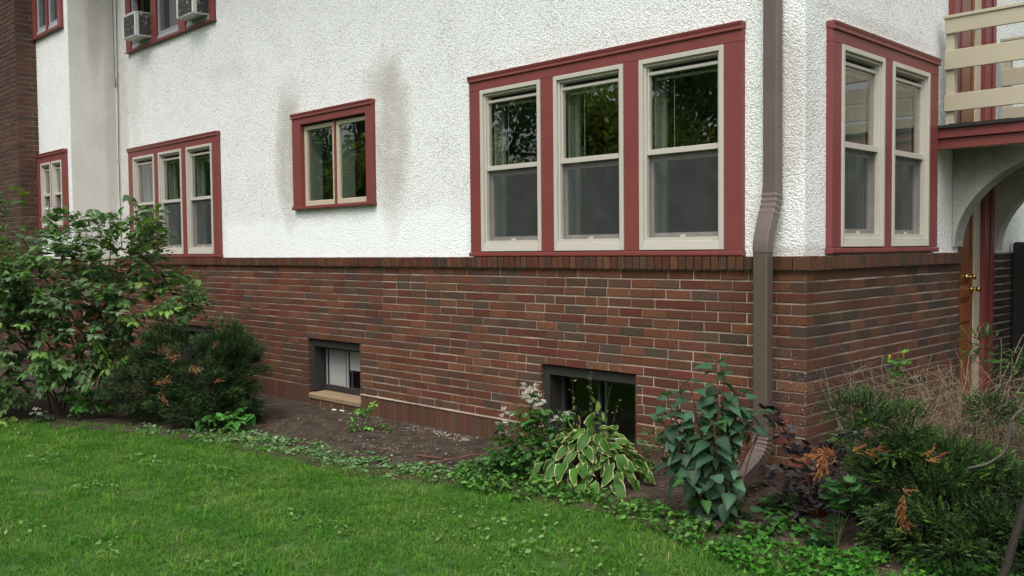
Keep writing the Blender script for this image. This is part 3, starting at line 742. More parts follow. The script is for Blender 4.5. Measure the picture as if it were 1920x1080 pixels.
MB().box(-.9,-.105,2.25,3.29,-.1,4.55).build('hallway',M['dark'],house)
# dark brick side beyond the door, below the stucco
b=Bricks(WR)
for r in range(NC+3):
    z1=CT+.07-r*CH; v=3.31 
    while v<6.9: b.brick(v,v+.2,z1-.057,z1,0,.08,pal=[(.04,.036,.036),(.05,.042,.04),(.032,.031,.033)]); v+=.207
b.build('brick_wall',house); MB().box(-.1,-.008,3.30,6.9,-.25,1.381).build('mortar_bed',M['mortar'],house)
MB().box(-.22,-.03,2.595,3.5,-.2,-.02).build('door_step',M['sillstone'],house)

# ------------------------------------------------------------------ air conditioners
def ac(x0,x1,y0,z0,z1,label):
    P=empty('air_conditioner',((x0+x1)/2,y0,z0),label,'air conditioner','air conditioners in the upper window')
    b=MB(); y1=.06; t=.012
    b.box(x0,x1,y0,y1,z0,z0+t); b.box(x0,x1,y0,y1,z1-t,z1); 
    b.box(x0,x0+t,y0,y1,z0+t,z1-t); b.box(x1-t,x1,y0+.0,y0+.05,z0+t,z1-t); b.box(x1-t,x1,y1-.03,y1,z0+t,z1-t)
    b.box(x0+t,x1-t,y0+.02,y1,z0+t,z1-t)
    b.box(x0+t,x0+.035,y0,y0+.019,z0+t,z1-t); b.box(x1-.035,x1-t,y0,y0+.019,z0+t,z1-t); b.box(x0+.035,x1-.035,y0,y0+.019,z1-.03,z1-t)
    b.build('casing',M['acwhite'],P,.003)
    g=MB(); k=int((z1-z0-.05)/.011)
    for i in range(k): z=z0+.018+i*.011; g.box(x0+.036,x1-.036,y0+.004,y0+.012,z,z+.004)
    g.box(x0+.036,x1-.036,y0+.012,y0+.0195,z0+.013,z1-.031)
    g.build('rear_grille',M['grille'],P)
    g=MB()
    for i in range(k-3): z=z0+.03+i*.011; g.box(x1-.008,x1-.002,y0+.055,y1-.035,z,z+.004)
    g.box(x1-.0115,x1-.009,y0+.051,y1-.031,z0+.013,z1-.013); g.build('side_louvre',M['grille'],P)
ac(-9.53,-9.13,-.215,4.262,4.57,'dirty white air conditioner, lower in view, filling the sash beside the hanging cable')
ac(-8.02,-7.59,-.185,4.262,4.60,'white air conditioner cut by the top of the photo, right of the curtained sash')

# ------------------------------------------------------------------ gate beyond the porch
P=empty('wooden_gate',(.6,3.9,0),'dark stained wooden gate standing beyond the porch beside the black brick','gate')
b=MB(); x=.10
while x<2.4: b.box(x,x+.135,3.93,3.955,.0,1.47+.012*math.sin(x*9)); x+=.14
b.build('board',M['fence'],P,.003)
b=MB().box(-.0+.01,.095,3.88,3.975,-.1,1.475); b.v=b.v; b.build('post',M['dark'],P,.012,seg=2)
b=MB().box(.1,2.4,3.957,3.99,.3,.39); b.box(.1,2.4,3.957,3.99,1.15,1.24); b.build('cross_rail',M['fence'],P,.003)
#@@VEG@@
# ================================================================== vegetation helpers
def norm(a): return a/np.maximum(1e-9,np.linalg.norm(a,axis=-1,keepdims=True))
def leaf_t(ws,ts,fold=.25,droop=.25,wav=0.0,cols=None,lobes=None):
    """leaf along +Y, unit length; 3 or 5 verts across each station"""
    V=[];C=[];Fq=[]
    k=5 if cols is not None else 3
    for i,(t,w) in enumerate(zip(ts,ws)):
        for j in range(k):
            s=-1+2*j/(k-1)
            x=s*w; 
            if k==5 and abs(s)==.5: x=s*1.62*w
            z=abs(x)*fold-droop*t*t+wav*math.sin(t*15+s*2)*abs(s)
            V.append((x,t,z)); C.append(1.0 if (k==5 and abs(s)==1) or (k==5 and t>=.999) else 0.0)
    for i in range(len(ts)-1):
        for j in range(k-1): a=i*k+j; Fq.append((a,a+1,a+k+1,a+k))
    return np.array(V),np.array(Fq),np.array(C)
OV=leaf_t([.02,.20,.30,.31,.25,.13,.0],[0,.10,.25,.42,.62,.84,1.],.12,.26,.014)
HEART=leaf_t([.05,.30,.40,.36,.25,.11,.0],[0,.06,.22,.42,.64,.85,1.],.22,.35,.015)
NARROW=leaf_t([.01,.12,.16,.12,.0],[0,.2,.45,.75,1.],.3,.2)
HOSTA=leaf_t([.03,.16,.27,.33,.33,.26,.13,.0],[0,.10,.22,.38,.56,.74,.9,1.],.45,.60,.06,cols=1)
ROUND=leaf_t([.2,.5,.42,.0],[0,.35,.75,1.],.15,.1)
def lobed(n=5,r=.5,depth=.4,fold=.1):
    V=[(0,0,0)];Fq=[]
    m_=n*2
    for i in range(m_+1):
        a=-math.pi*.5+R_(40)+(2*math.pi-R_(80))*i/m_; rr=r*(1 if i%2 else 1-depth); V.append((math.cos(a)*rr,math.sin(a)*rr+.35,fold*rr*(1 if i%2 else -.3)))
    for i in range(1,m_+1): Fq.append((0,i,i+1))
    return np.array(V),np.array(Fq),np.zeros(len(V))
LOBE=lobed(5,.55,.42); CLOVER=lobed(3,.55,.55,.12)
def scatter(T,pos,dr,up,size,col,edgecol=None,wid=None):
    """copies of template T; returns verts, faces, colours"""
    TV,TF,TC=T; n=len(pos); dr=norm(dr); xa=norm(np.cross(dr,up)); za=np.cross(xa,dr)
    wid=np.ones(n) if wid is None else wid
    if len(TV)%3==0 and TF.shape[1]==4 and edgecol is None: TC=np.where(np.arange(len(TV))%3==1,-1.,0.)
    V=pos[:,None,:]+size[:,None,None]*(TV[None,:,0:1]*wid[:,None,None]*xa[:,None,:]+TV[None,:,1:2]*dr[:,None,:]+TV[None,:,2:3]*za[:,None,:])
    Fc=TF[None]+ (np.arange(n)*len(TV))[:,None,None]
    C=np.repeat(col[:,None,:],len(TV),1)
    if TC.min()<0: C=C*np.where(TC<0,1.28,.92)[None,:,None]
    if edgecol is not None: C=C*(1-TC[None,:,None])+edgecol[None,None,:]*TC[None,:,None]*RNG.uniform(.8,1.1,(n,1,1))
    return V.reshape(-1,3),Fc.reshape(-1,TF.shape[1]),C.reshape(-1,3)
def merge(parts):
    V=[];Q={};C=[];o=0
    for v,f,c in parts: V.append(v);C.append(c);Q.setdefault(f.shape[1],[]).append(f+o);o+=len(v)
    return np.concatenate(V),[np.concatenate(q) for q in Q.values()],np.concatenate(C)
def rnd(n,a,b): return RNG.uniform(a,b,n)
def unit(n): return norm(RNG.normal(size=(n,3)))
def vary(n,pal,amt=.2,w=None):
    pal=np.array(pal); c=pal[RNG.choice(len(pal),n,p=w)]; return c*RNG.uniform(1-amt,1+amt,(n,1))*RNG.uniform(.94,1.06,(n,3))
def tubes(paths,mat,name,parent,k=4):
    V=[];Fq=[];o=0
    for pts,r0,r1 in paths:
        pts=np.asarray(pts,float); L=len(pts); t=np.gradient(pts,axis=0); t=norm(t)
        ref=np.where(np.abs(t[:,2:3])>.9,np.array([[1.,0,0]]),np.array([[0,0,1.]])); a=norm(np.cross(t,ref)); b=np.cross(t,a)
        r=np.linspace(r0,r1,L)[:,None,None]; th=np.arange(k)*2*np.pi/k
        ring=pts[:,None,:]+r*(np.cos(th)[None,:,None]*a[:,None,:]+np.sin(th)[None,:,None]*b[:,None,:])
        V.append(ring.reshape(-1,3)); i=np.arange(L-1)[:,None]*k; j=np.arange(k)[None,:]; j2=(j+1)%k
        Fq.append(np.stack([i+j,i+j2,i+k+j2,i+k+j],-1).reshape(-1,4)+o); o+=L*k
    return npmesh(name,np.concatenate(V),[np.concatenate(Fq)],mat,parent)
def curve(p0,p1,sag=.1,n=8,wob_=.02):
    p0=np.array(p0,float);p1=np.array(p1,float); t=np.linspace(0,1,n)[:,None]; L=np.linalg.norm(p1-p0)
    P=p0+(p1-p0)*t; P[:,2]+= (sag*L*np.sin(np.pi*t[:,0]))
    P+= np.cumsum(RNG.normal(size=(n,3))*wob_*L/ n**.5,axis=0)*np.sin(np.pi*t)
    return P
def gzv(x,y): return np.array([gz(a,b) for a,b in zip(x,y)])

# ---------------------------------------------------------------- lawn
def grass():
    n=430000
    # dense where the lawn is looked at, thinner behind the photographer
    x=rnd(n,-13,4.2); y=rnd(n,-1,0); 
    e=edge(x); dep=RNG.uniform(0,1,n)**1.0*np.where(x<-6,5.2,4.6); y=e-dep+RNG.normal(size=n)*.05+.16*np.array([mnoise.noise((a*2.2,3.3,0)) for a in x])+.10*np.abs(RNG.normal(size=n))*(RNG.random(n)<.3)
    near=((x+7)**2*.0+1); 
    pat=np.array([mnoise.noise((a*1.3,b*1.3,0)) for a,b in zip(x[::6],y[::6])]).repeat(6)[:n]
    pat2=np.array([mnoise.noise((a*7,b*7,4)) for a,b in zip(x[::1],y[::1])])
    keep=(pat2>-.52)&((e-y+.22*pat2+.12*pat)>RNG.random(n)*.26-.20)
    # worn spots
    for cx,cy,r in ((-2.25,-1.45,.17),(-3.3,-2.75,.13),(-3.9,-3.2,.12),(-2.0,-1.35,.1)): keep&=((x-cx)**2+(y-cy)**2>r*r)|(RNG.random(n)<.35)
    x,y,pat,pat2=x[keep],y[keep],pat[keep],pat2[keep]; n=len(x)
    z=np.array([gz(a,b) for a,b in zip(x,y)])-.006
    h=rnd(n,.020,.048)*(1.05+.35*pat+.85*pat2+.6*np.maximum(0,pat2-.25)); h*=np.where(RNG.random(n)<.04,1.5,1); wd=rnd(n,.0012,.0023)
    az=rnd(n,0,2*np.pi)+pat*2; lean=rnd(n,.3,1.9); dx,dy=np.cos(az),np.sin(az)
    d=np.stack([dx,dy,np.zeros(n)],1); s=np.stack([-dy,dx,np.zeros(n)],1); B=np.stack([x,y,z],1)
    up=np.array([0,0,1.])
    m1=B+d*(lean*h*.30)[:,None]+up*(h*.50)[:,None]; tp=B+d*(lean*h*.95)[:,None]+up*(h*(.95-.36*lean))[:,None]
    V=np.stack([B-s*wd[:,None],B+s*wd[:,None],m1-s*wd[:,None]*.8,m1+s*wd[:,None]*.8,tp],1).reshape(-1,3)
    o=(np.arange(n)*5)[:,None]; Q=(np.array([[0,1,3,2]])+o); Tt=(np.array([[2,3,4]])+o)
    c=vary(n,[(.072,.200,.022),(.090,.232,.026),(.058,.168,.020),(.122,.262,.040),(.24,.26,.11)],.20,[.36,.28,.22,.11,.03])
    p3=np.array([mnoise.noise((a*3.1,b*3.1,8)) for a,b in zip(x,y)]); c*= (1+.35*pat+.30*pat2+.30*p3)[:,None]; c[:,0]*=(1+.55*pat+.45*p3); c[:,2]*=(1+.5*p3)
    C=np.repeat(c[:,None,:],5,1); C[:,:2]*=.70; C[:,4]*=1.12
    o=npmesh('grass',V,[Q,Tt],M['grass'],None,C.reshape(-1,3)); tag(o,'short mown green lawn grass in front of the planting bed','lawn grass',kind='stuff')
grass()
def broad_weeds(name,label,cat,spots,pal,T,size,hgt,mat='leaf',tilt=.5,kind='stuff',group=None):
    """low leaves on short stalks; spots: (x,y,rx,ry,count)"""
    parts=[];st=[]
    for (cx,cy,rx,ry,n) in spots:
        a=rnd(n,0,2*np.pi); r=np.sqrt(RNG.random(n)); x=cx+rx*r*np.cos(a); y=cy+ry*r*np.sin(a)
        kk=np.array([mnoise.noise((p*6,q*6,9)) for p,q in zip(x,y)])>-.18+.0*r; x,y,r=x[kk],y[kk],r[kk]; n=len(x)
        z=gzv(x,y)+rnd(n,hgt[0],hgt[1])*(1.05-.55*r)
        P=np.stack([x,y,z],1); d=np.stack([np.cos(az:=rnd(n,0,2*np.pi)),np.sin(az),rnd(n,-.5,.35)],1)
        up=norm(np.stack([RNG.normal(size=n)*tilt,RNG.normal(size=n)*tilt,np.ones(n)],1))
        parts.append(scatter(T,P,d,up,rnd(n,*size),vary(n,pal,.25),wid=rnd(n,.85,1.2)))
        k=min(n,int(n*.3))
        for i in range(k): st.append((np.array([[x[i],y[i],gz(x[i],y[i])-.01],[x[i]+.004,y[i],(z[i]+gz(x[i],y[i]))/2],[P[i,0],P[i,1],z[i]]]),.0014,.001))
    V,Q,C=merge(parts); o=npmesh(name,V,Q,M[mat],None,C); tag(o,label,cat,group,kind)
    if st: tubes(st,M['stalk'],'stalk',o,3)
    return o
GP=[(.055,.125,.032),(.072,.150,.040),(.040,.095,.028),(.090,.165,.060)]
broad_weeds('ground_ivy','pale small round leaved creeping weeds along the lawn edge left of the bare soil','ground cover',
  [(-4.75,-1.42,.48,.28,620),(-4.3,-1.36,.40,.24,460),(-3.9,-1.30,.40,.24,340),(-3.2,-1.28,.35,.16,220),(-2.72,-1.22,.36,.20,420),(-2.35,-1.08,.28,.16,260),(-3.5,-1.35,.5,.12,200),(-3.0,-1.05,.3,.1,60),(-3.6,-1.1,.2,.07,50),(-5.4,-1.75,.4,.12,150),(-2.1,-1.15,.2,.1,90)],
  [(.13,.22,.095),(.10,.19,.070),(.17,.26,.13),(.07,.15,.05)],ROUND,(.016,.036),(.010,.045))
broad_weeds('lawn_weeds','scattered broad pale weed leaves growing through the lawn','lawn weeds',
  [(-3.6,-2.9,.22,.12,60),(-4.9,-2.8,.3,.15,70),(-2.4,-3.35,.3,.12,70),(-5.6,-3.3,.5,.35,120),(-3.1,-3.7,.35,.3,110),(-1.6,-3.1,.25,.12,50),(-4.2,-2.3,.35,.10,80),(-6.5,-2.9,.5,.2,90),(-1.0,-1.7,.6,.35,170),(-.2,-1.9,.6,.4,170),(-1.9,-2.3,.4,.1,60),(-4.4,-3.3,.3,.1,60),(-3.3,-2.1,.5,.1,70),(-6.2,-2.6,.25,.08,40)],
  [(.095,.205,.042),(.13,.24,.07),(.07,.16,.03)],OV,(.018,.040),(.020,.042))
broad_weeds('clover_patch','bright green clover like weeds below the right hand yew','clover',
  [(.45,-1.15,.42,.22,900),(.95,-.98,.42,.20,850),(1.30,-.80,.30,.16,420),(.15,-1.2,.25,.12,110),(.8,-1.35,.40,.2,300),(1.25,-1.2,.35,.22,360)],
  [(.045,.170,.018),(.065,.230,.024),(.030,.115,.015)],CLOVER,(.022,.042),(.02,.085),tilt=.6)
broad_weeds('weed_edge','mixed green weeds between the lawn and the hosta','weeds',
  [(-1.55,-1.15,.35,.13,520),(-1.15,-1.00,.35,.12,330),(-.75,-1.0,.35,.14,230),(-.35,-1.05,.3,.16,210),(-1.9,-1.02,.22,.13,380),(.0,-1.12,.25,.15,190),(-1.3,-.98,.3,.1,200),(-.45,-.95,.15,.06,80)],
  [(.050,.145,.024),(.070,.190,.032),(.035,.100,.020),(.11,.23,.045)],OV,(.018,.048),(.015,.13),tilt=.6)
broad_weeds('corner_weeds','low green leafy weeds around the foot of the downspout','weeds',
  [(.08,-.42,.16,.14,240),(-.12,-.60,.08,.06,40),(.2,-.75,.2,.10,130),(.12,-.95,.13,.06,90)],
  [(.045,.150,.025),(.065,.20,.036),(.035,.10,.022)],LOBE,(.025,.05),(.02,.11),tilt=.6)
# pebbles, chips and bits of mulch on the bare soil
def bits(name,label,cat,regs,pal,sz,flat=.5):
    ico=np.array([(1,0,0),(-1,0,0),(0,1,0),(0,-1,0),(0,0,1),(0,0,-1)],float); f=np.array([(0,2,4),(2,1,4),(1,3,4),(3,0,4),(2,0,5),(1,2,5),(3,1,5),(0,3,5)])
    V=[];Fc=[];C=[];o=0
    for (x0,x1,y0,y1,n) in regs:
        x=rnd(n,x0,x1); y=rnd(n,y0,y1); z=gzv(x,y)+.012
        for i in range(n):
            s=RNG.uniform(*sz)*RNG.choice([.5,.7,1,1.3]); v=ico*(s*RNG.uniform(.6,1.4,(6,1)))*np.array([1,RNG.uniform(.5,1),flat]); a=RNG.uniform(0,6.28)
            v=np.stack([v[:,0]*math.cos(a)-v[:,1]*math.sin(a),v[:,0]*math.sin(a)+v[:,1]*math.cos(a),v[:,2]],1)+(x[i],y[i],z[i])
            V.append(v);Fc.append(f+o);o+=6;C.append(np.repeat(vary(1,pal,.25),6,0))
    ob=npmesh(name,np.concatenate(V),[np.concatenate(Fc)],M['pebble'],None,np.concatenate(C),smooth=False); tag(ob,label,cat,kind='stuff'); return ob
bits('gravel','pale gravel and chips strewn on the bare soil at the brick base','gravel',
  [(-3.75,-2.9,-.24,-.03,300),(-4.5,-3.6,-.5,-.1,70),(-4.0,-2.6,-.9,-.35,80),(-5.3,-4.3,-.12,-.02,90),(-1.3,-.5,-.12,-.02,90),(-5,-2.2,-1.3,-.3,90)],
  [(.28,.25,.21),(.20,.17,.13),(.16,.12,.09),(.45,.42,.38)],(.003,.009))
bits('wood_chips','dark brown bark crumbs and clods on the planting bed','mulch',
  [(-5,-2.0,-1.4,-.02,900),(-1.3,.2,-1.1,-.02,600),(-.1,1.2,-1.0,-.2,300),(-4.2,-2.4,-1.4,-.8,300)],[(.05,.035,.025),(.09,.065,.045),(.03,.022,.018),(.15,.11,.08)],(.005,.015),.4)
for (x,y,s,c) in ((-5.02,-.06,.035,(.5,.48,.44)),(-4.90,-.05,.04,(.5,.47,.43)),(-2.95,-.16,.05,(.36,.33,.29))):
    b=MB(); v=[]; n=10
    for q in range(n): a=6.283*q/n; v.append((x+s*math.cos(a)*random.uniform(.8,1.2),y+.5*s*math.sin(a)*random.uniform(.8,1.2),gz(x,y)))
    b.prism(v,(0,0,s*.45)); me=b.build('stone',M['petal'] if c[0]>.4 else M['sillstone'],None,.006,True,2)
    tag(me,{-5.02:'small white stone on the soil nearest the left yew',-4.90:'small white stone beside the lit basement window sill',-2.95:'flat gray stone slab on bare soil below the base course'}[x],'stone','stones lying on the bare soil')
b=[(curve((-2.45,-1.02,gz(-2.45,-1)+.02),(-2.02,-.55,gz(-2,-.6)+.06),.02,8,.03),.008,.004)]
o=tubes(b,M['redstem'],'fallen_twig',None,5); tag(o,'thin brown fallen twig on the soil left of the white flowers','twig','fallen twigs on the bed')
b=[(curve((-2.75,-.85,gz(-2.7,-.8)+.02),(-2.50,-.80,gz(-2.5,-.8)+.02),.01,6,.03),.009,.006)]
o=tubes(b,M['redstem'],'fallen_twig',None,5); tag(o,'short dark stub of fallen twig on bare soil','twig','fallen twigs on the bed')

# ---------------------------------------------------------------- generic leafy twig builder
def twig_leaves(ends,base_dir,T,lsz,pal,npair=5,tlen=.28,droop=.35,pw=None,rad=.0025,updir=(0,0,1.)):
    """ends (n,3) twig tips, base_dir (n,3) outward direction; opposite leaves along each twig"""
    n=len(ends); d=norm(base_dir); LP=[];st=[]
    P=[];D=[];Uu=[];S=[];C=[]
    colr=vary(n,pal,.18,pw)
    for i in range(n):
        L=tlen*RNG.uniform(.6,1.3); p1=ends[i]; p0=p1-d[i]*L; c=curve(p0,p1,.06,5,.02); st.append((c,rad,rad*.5))
        side=norm(np.cross(d[i],np.array([0,0,1.])+.001))
        for k in range(npair):
            t=(k+.6)/npair; q=c[0]+(c[-1]-c[0])*t; q=q+(0,0,.06*L*math.sin(math.pi*t)*.5)
            for sg in (-1,1):
                v=norm(side*sg*1.0+d[i]*.75+np.array([0,0,RNG.uniform(-droop*1.6,.15)])+RNG.normal(size=3)*.22)
                P.append(q+v*.012);D.append(v);Uu.append(norm(np.array([0,0,1.])+RNG.normal(size=3)*.35+d[i]*.25));S.append(RNG.uniform(*lsz)*(1.1-.35*t));C.append(colr[i]*RNG.uniform(.82,1.18)*(1+.30*t))
        P.append(p1);D.append(norm(d[i]+np.array([0,0,-.2])));Uu.append(np.array([0,0,1.]));S.append(RNG.uniform(*lsz)*.8);C.append(colr[i]*1.35)
    return scatter(T,np.array(P),np.array(D),np.array(Uu),np.array(S),np.array(C),wid=RNG.uniform(.8,1.15,len(P))),st
RGT=np.array([.7071,.7071,0]); FWD=np.array([-.7071,.7071,0])
# ---------------------------------------------------------------- big leafy shrub, left
def big_shrub():
    c0=np.array([-6.3,-1.6,0.]); P=empty('leafy_shrub',(-7.0,-1.75,-.14),'tall arching green shrub with dull oval leaves and few white blooms, at the left edge','shrub')
    def h(u): return np.interp(u,[-3,-2.2,-1.5,-1.15,-.98,-.80,-.62,-.45,-.2,0,.22,.36,.44,.60,.76],[1.9,1.9,1.8,1.83,1.62,1.75,1.60,1.84,1.80,1.80,1.86,1.80,1.30,1.26,1.05])
    def lo(u): return np.interp(u,[-3,-.9,-.5,-.2,.1,.4,.76],[.0,.0,.15,.25,.62,.78,.88])
    ends=[];dirs=[]
    n=930; k=0
    while k<n:
        u=RNG.uniform(-2.9,.74); z=RNG.uniform(.02,1.95); v=RNG.uniform(-.62,.62)
        top=h(u)-.14*abs(v)/.6
        if z>top or z<lo(u)-.1*(RNG.random()<.2): continue
        if z<.75 and RNG.random()<.45: continue
        if mnoise.noise((u*2.6,v*2.6,z*2.6))<-.34: continue
        p=c0+RGT*u+FWD*v; p[2]=z; ends.append(p)
        dd=RGT*(u+1.0)*.6+FWD*v*1.2+np.array([0,0,(z-.75)*.9])-FWD*.25+RNG.normal(size=3)*.35
        dirs.append(dd); k+=1
    for q in range(110):
        u=RNG.uniform(-2.9,-.15); p=c0+RGT*u+FWD*RNG.uniform(-.62,.1); p[2]=RNG.uniform(-.08,.45); ends.append(p); dirs.append(RNG.normal(size=3)*.6-FWD*.7+(0,0,.2))
    # outline sprays
    for (u,z) in ((-1.17,2.05),(-1.12,2.12),(-1.2,2.0),(-.62,1.72),(-.66,1.80),(-.55,1.72),(-.45,1.86),(-.34,1.88),(-.2,1.84),(-.1,1.84),(.0,1.85),(.1,1.88),(.2,1.94),(.27,1.93),(.34,1.88),(.38,1.8),(.4,1.7),(.42,1.62),(.40,1.52),(.5,1.32),(.45,1.3),(.58,1.27),(.66,1.22),(.72,1.1),(.75,1.02),(.72,.95),(.62,.9),(.55,.84),(.0,.45),(-.02,.32),(.02,.26),(-.05,.55),(.1,.68)):
        for r in range(3):
            p=c0+RGT*(u+RNG.normal()*.03)+FWD*(-.1+RNG.normal()*.14); p[2]=z-.03+RNG.normal()*.03; ends.append(p)
            dirs.append(np.array(RGT*(.5 if u>0 else -.1)+np.array([0,0,.5 if z>.8 else -.8]))+RNG.normal(size=3)*.35)
    ends=np.array(ends);dirs=np.array(dirs)
    (V,Q,C),st=twig_leaves(ends,dirs,OV,(.060,.105),[(.052,.108,.032),(.074,.142,.046),(.036,.080,.024),(.110,.195,.040),(.095,.142,.076)],5,.25,.5,[.32,.26,.18,.10,.14])
    npmesh('foliage',V,[Q],M['leaf'],P,C)
    base=np.array([-6.95,-1.75,-.16])
    mains=[]
    for (u,v,z,s) in ((.70,-.1,1.0,.10),(.36,-.05,1.55,.16),(.25,.1,1.85,.12),(-.1,0,1.8,.1),(-.45,.2,1.8,.05),(-.7,-.3,1.6,.1),(-1.15,-.2,2.0,.08),(-1.6,.2,1.8,.05),(-2.3,0,1.8,.05),(.1,-.4,.75,.2),(-.3,-.5,.9,.2),(-1.2,-.6,1.0,.2),(0.0,.4,1.4,.1),(-2.,-.5,1.0,.2)):
        p=c0+RGT*u+FWD*v; p[2]=z; bb=base+RNG.normal(size=3)*(.18,.18,0); mains.append((curve(bb,p,s,12,.04),.011,.003))
    # bare crossing branch seen against the sill
    a=c0+RGT*.14+FWD*-.2; a[2]=1.50; q=c0+RGT*.46+FWD*-.2; q[2]=1.20; mains.append((curve(q,a,.05,8,.03),.012,.006))
    a2=c0+RGT*.27+FWD*-.2; a2[2]=1.40; a3=c0+RGT*.22+FWD*-.2; a3[2]=1.86; mains.append((curve(a2,a3,.0,8,.03),.008,.004))
    tubes(mains,M['bark'],'stem',P,6); tubes(st,M['redstem'],'twig',P,3)
    # sparse flower heads
    n=9; idx=RNG.choice(len(ends)-90,n,replace=False)+0; pts=[]
    for p in [ends[i] for i in idx]+[c0+RGT*-.62+(0,0,1.86)+FWD*-.2]:
        m_=14; pts.append(p+RNG.normal(size=(m_,3))*(.014,.014,.007)+(0,0,.03))
    pts=np.concatenate(pts); v,f,c=scatter(ROUND,pts,unit(len(pts)),unit(len(pts)),rnd(len(pts),.010,.018),np.ones((len(pts),3))*.7); npmesh('blossom',v,[f],M['petal'],P,c)
big_shrub()
# ---------------------------------------------------------------- yew bushes
def needle_spray(seed):
    rg=np.random.default_rng(seed); V=[];Fq=[];n=26
    for i in range(n):
        t=.02+.95*i/n; ph=rg.uniform(0,6.283); sgx=math.cos(ph); L=.26*(1-.3*t)*rg.uniform(.8,1.15); a=R_(rg.uniform(40,70)-15*t)
        d=np.array([math.sin(a)*sgx,math.cos(a),math.sin(a)*math.sin(ph)*.35]); w=.040; b=np.array([0,t,0]); o=len(V); e=norm(np.cross(d,rg.normal(size=3)))*w
        V+=[b-e,b+e,b+d*L]; Fq.append((o,o+1,o+2))
    return np.array(V),np.array(Fq),np.zeros(len(V))
SPRAYS=[needle_spray(i) for i in range(4)]; SPRAY=SPRAYS[0]
def yew(name,loc,label,lobes,n,pal,dead,seed,size=(.07,.13),pw=None,hole=.0,stems=None):
    global RNG
    RNG=np.random.default_rng(seed)
    P=empty(name,loc,label,'yew bush','yew bushes by the house')
    base=np.array(loc); pos=[];dr=[];wts=np.array([l[3]*l[4]*l[5] for l in lobes])**.67; wts/=wts.sum(); tip=[]
    for li,cnt in enumerate((wts*n).astype(int)):
        cx,cy,cz,rx,ry,rz=lobes[li]; ctr=np.array([cx,cy,cz]); R3=np.array([rx,ry,rz])
        nc=max(6,int(cnt/120)); uc=unit(nc); cc_=ctr+uc*(RNG.uniform(.55,.98,(nc,1)))*R3        # shoots gather in fans
        k=RNG.integers(0,nc,cnt); cr=RNG.uniform(.07,.12,nc)[k][:,None]
        off=unit(cnt)*RNG.random((cnt,1))**.5; off[:,2]*=.65; p=cc_[k]+off*cr*np.array([1.25,1.25,.8]); u=uc[k]
        low=p[:,2]>gzv(p[:,0],p[:,1])+.02; p=p[low];u=u[low];off=off[low]
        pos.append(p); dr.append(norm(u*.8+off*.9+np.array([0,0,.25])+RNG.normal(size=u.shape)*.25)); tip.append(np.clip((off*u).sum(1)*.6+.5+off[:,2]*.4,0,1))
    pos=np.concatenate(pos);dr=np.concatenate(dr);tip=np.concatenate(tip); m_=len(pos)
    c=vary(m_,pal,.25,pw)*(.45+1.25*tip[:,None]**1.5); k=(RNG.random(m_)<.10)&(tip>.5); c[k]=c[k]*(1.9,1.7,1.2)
    up_=norm(np.array([0,0,1.])+RNG.normal(size=(m_,3))*.5); sz_=RNG.uniform(*size,m_); q4=np.arange(m_)%4; sp=[]
    for a in range(4):
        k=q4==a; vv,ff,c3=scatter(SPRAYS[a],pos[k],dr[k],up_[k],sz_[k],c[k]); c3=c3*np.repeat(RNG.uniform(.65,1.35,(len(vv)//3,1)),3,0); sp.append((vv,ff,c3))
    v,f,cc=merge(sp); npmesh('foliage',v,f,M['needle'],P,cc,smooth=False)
    # branches
    br=[]
    for i in RNG.choice(m_,min(m_,150),replace=False):
        br.append((curve(base+RNG.normal(size=3)*(.08,.08,0),pos[i],-.05+.15*RNG.random(),8,.04),.009,.002))
    tubes(br,M['bark'],'branch',P,4)
    parts=[]
    for (x,y,z,dx,dy,dz,L,nn) in dead:
        b0=np.array([x,y,z])-FWD*(.16 if x<-3 else .03); d=norm(np.array([dx,dy,dz]));
        pp=b0+d*RNG.random((nn,1))*L+RNG.normal(size=(nn,3))*.008
        parts.append(scatter(SPRAY,pp,norm(d+RNG.normal(size=(nn,3))*.45),unit(nn),rnd(nn,.04,.075),vary(nn,[(.27,.105,.035),(.21,.08,.03),(.34,.15,.055)],.2)))
    if parts: v,q,c=merge(parts); npmesh('dead_sprig',v,q,M['needle'],P,c,smooth=False)
    return P
YP=[(.022,.046,.014),(.032,.068,.017),(.016,.033,.012),(.050,.100,.022)]
yew('yew_bush',(-5.25,-1.15,-.14),'dense dark yew with few orange dead sprigs between tall shrub and pale basement window',
  [(-5.38,-1.20,.28,.52,.45,.40),(-5.16,-1.02,.34,.24,.24,.34),(-5.26,-1.12,.58,.24,.22,.20),(-5.62,-1.42,.40,.36,.34,.40),(-5.85,-1.65,.22,.30,.3,.34),(-5.35,-1.3,.05,.55,.5,.2),(-5.13,-.99,.10,.24,.24,.25),(-5.18,-1.04,.64,.13,.11,.12)],25000,YP,
  [(-5.40,-1.68,.30,.5,.5,.1,.14,14),(-5.34,-1.64,.22,.6,.3,-.5,.09,8),(-5.22,-1.50,.54,-.7,-.4,0,.12,7),(-5.12,-1.42,.48,0,0,-1,.10,8),(-4.98,-1.30,.60,.2,0,.4,.05,5),(-4.95,-1.32,.30,.5,.3,.4,.06,5)],21,(.042,.068),[.4,.3,.2,.1])
YP2=[(.026,.056,.015),(.038,.084,.018),(.018,.036,.012),(.062,.130,.022)]
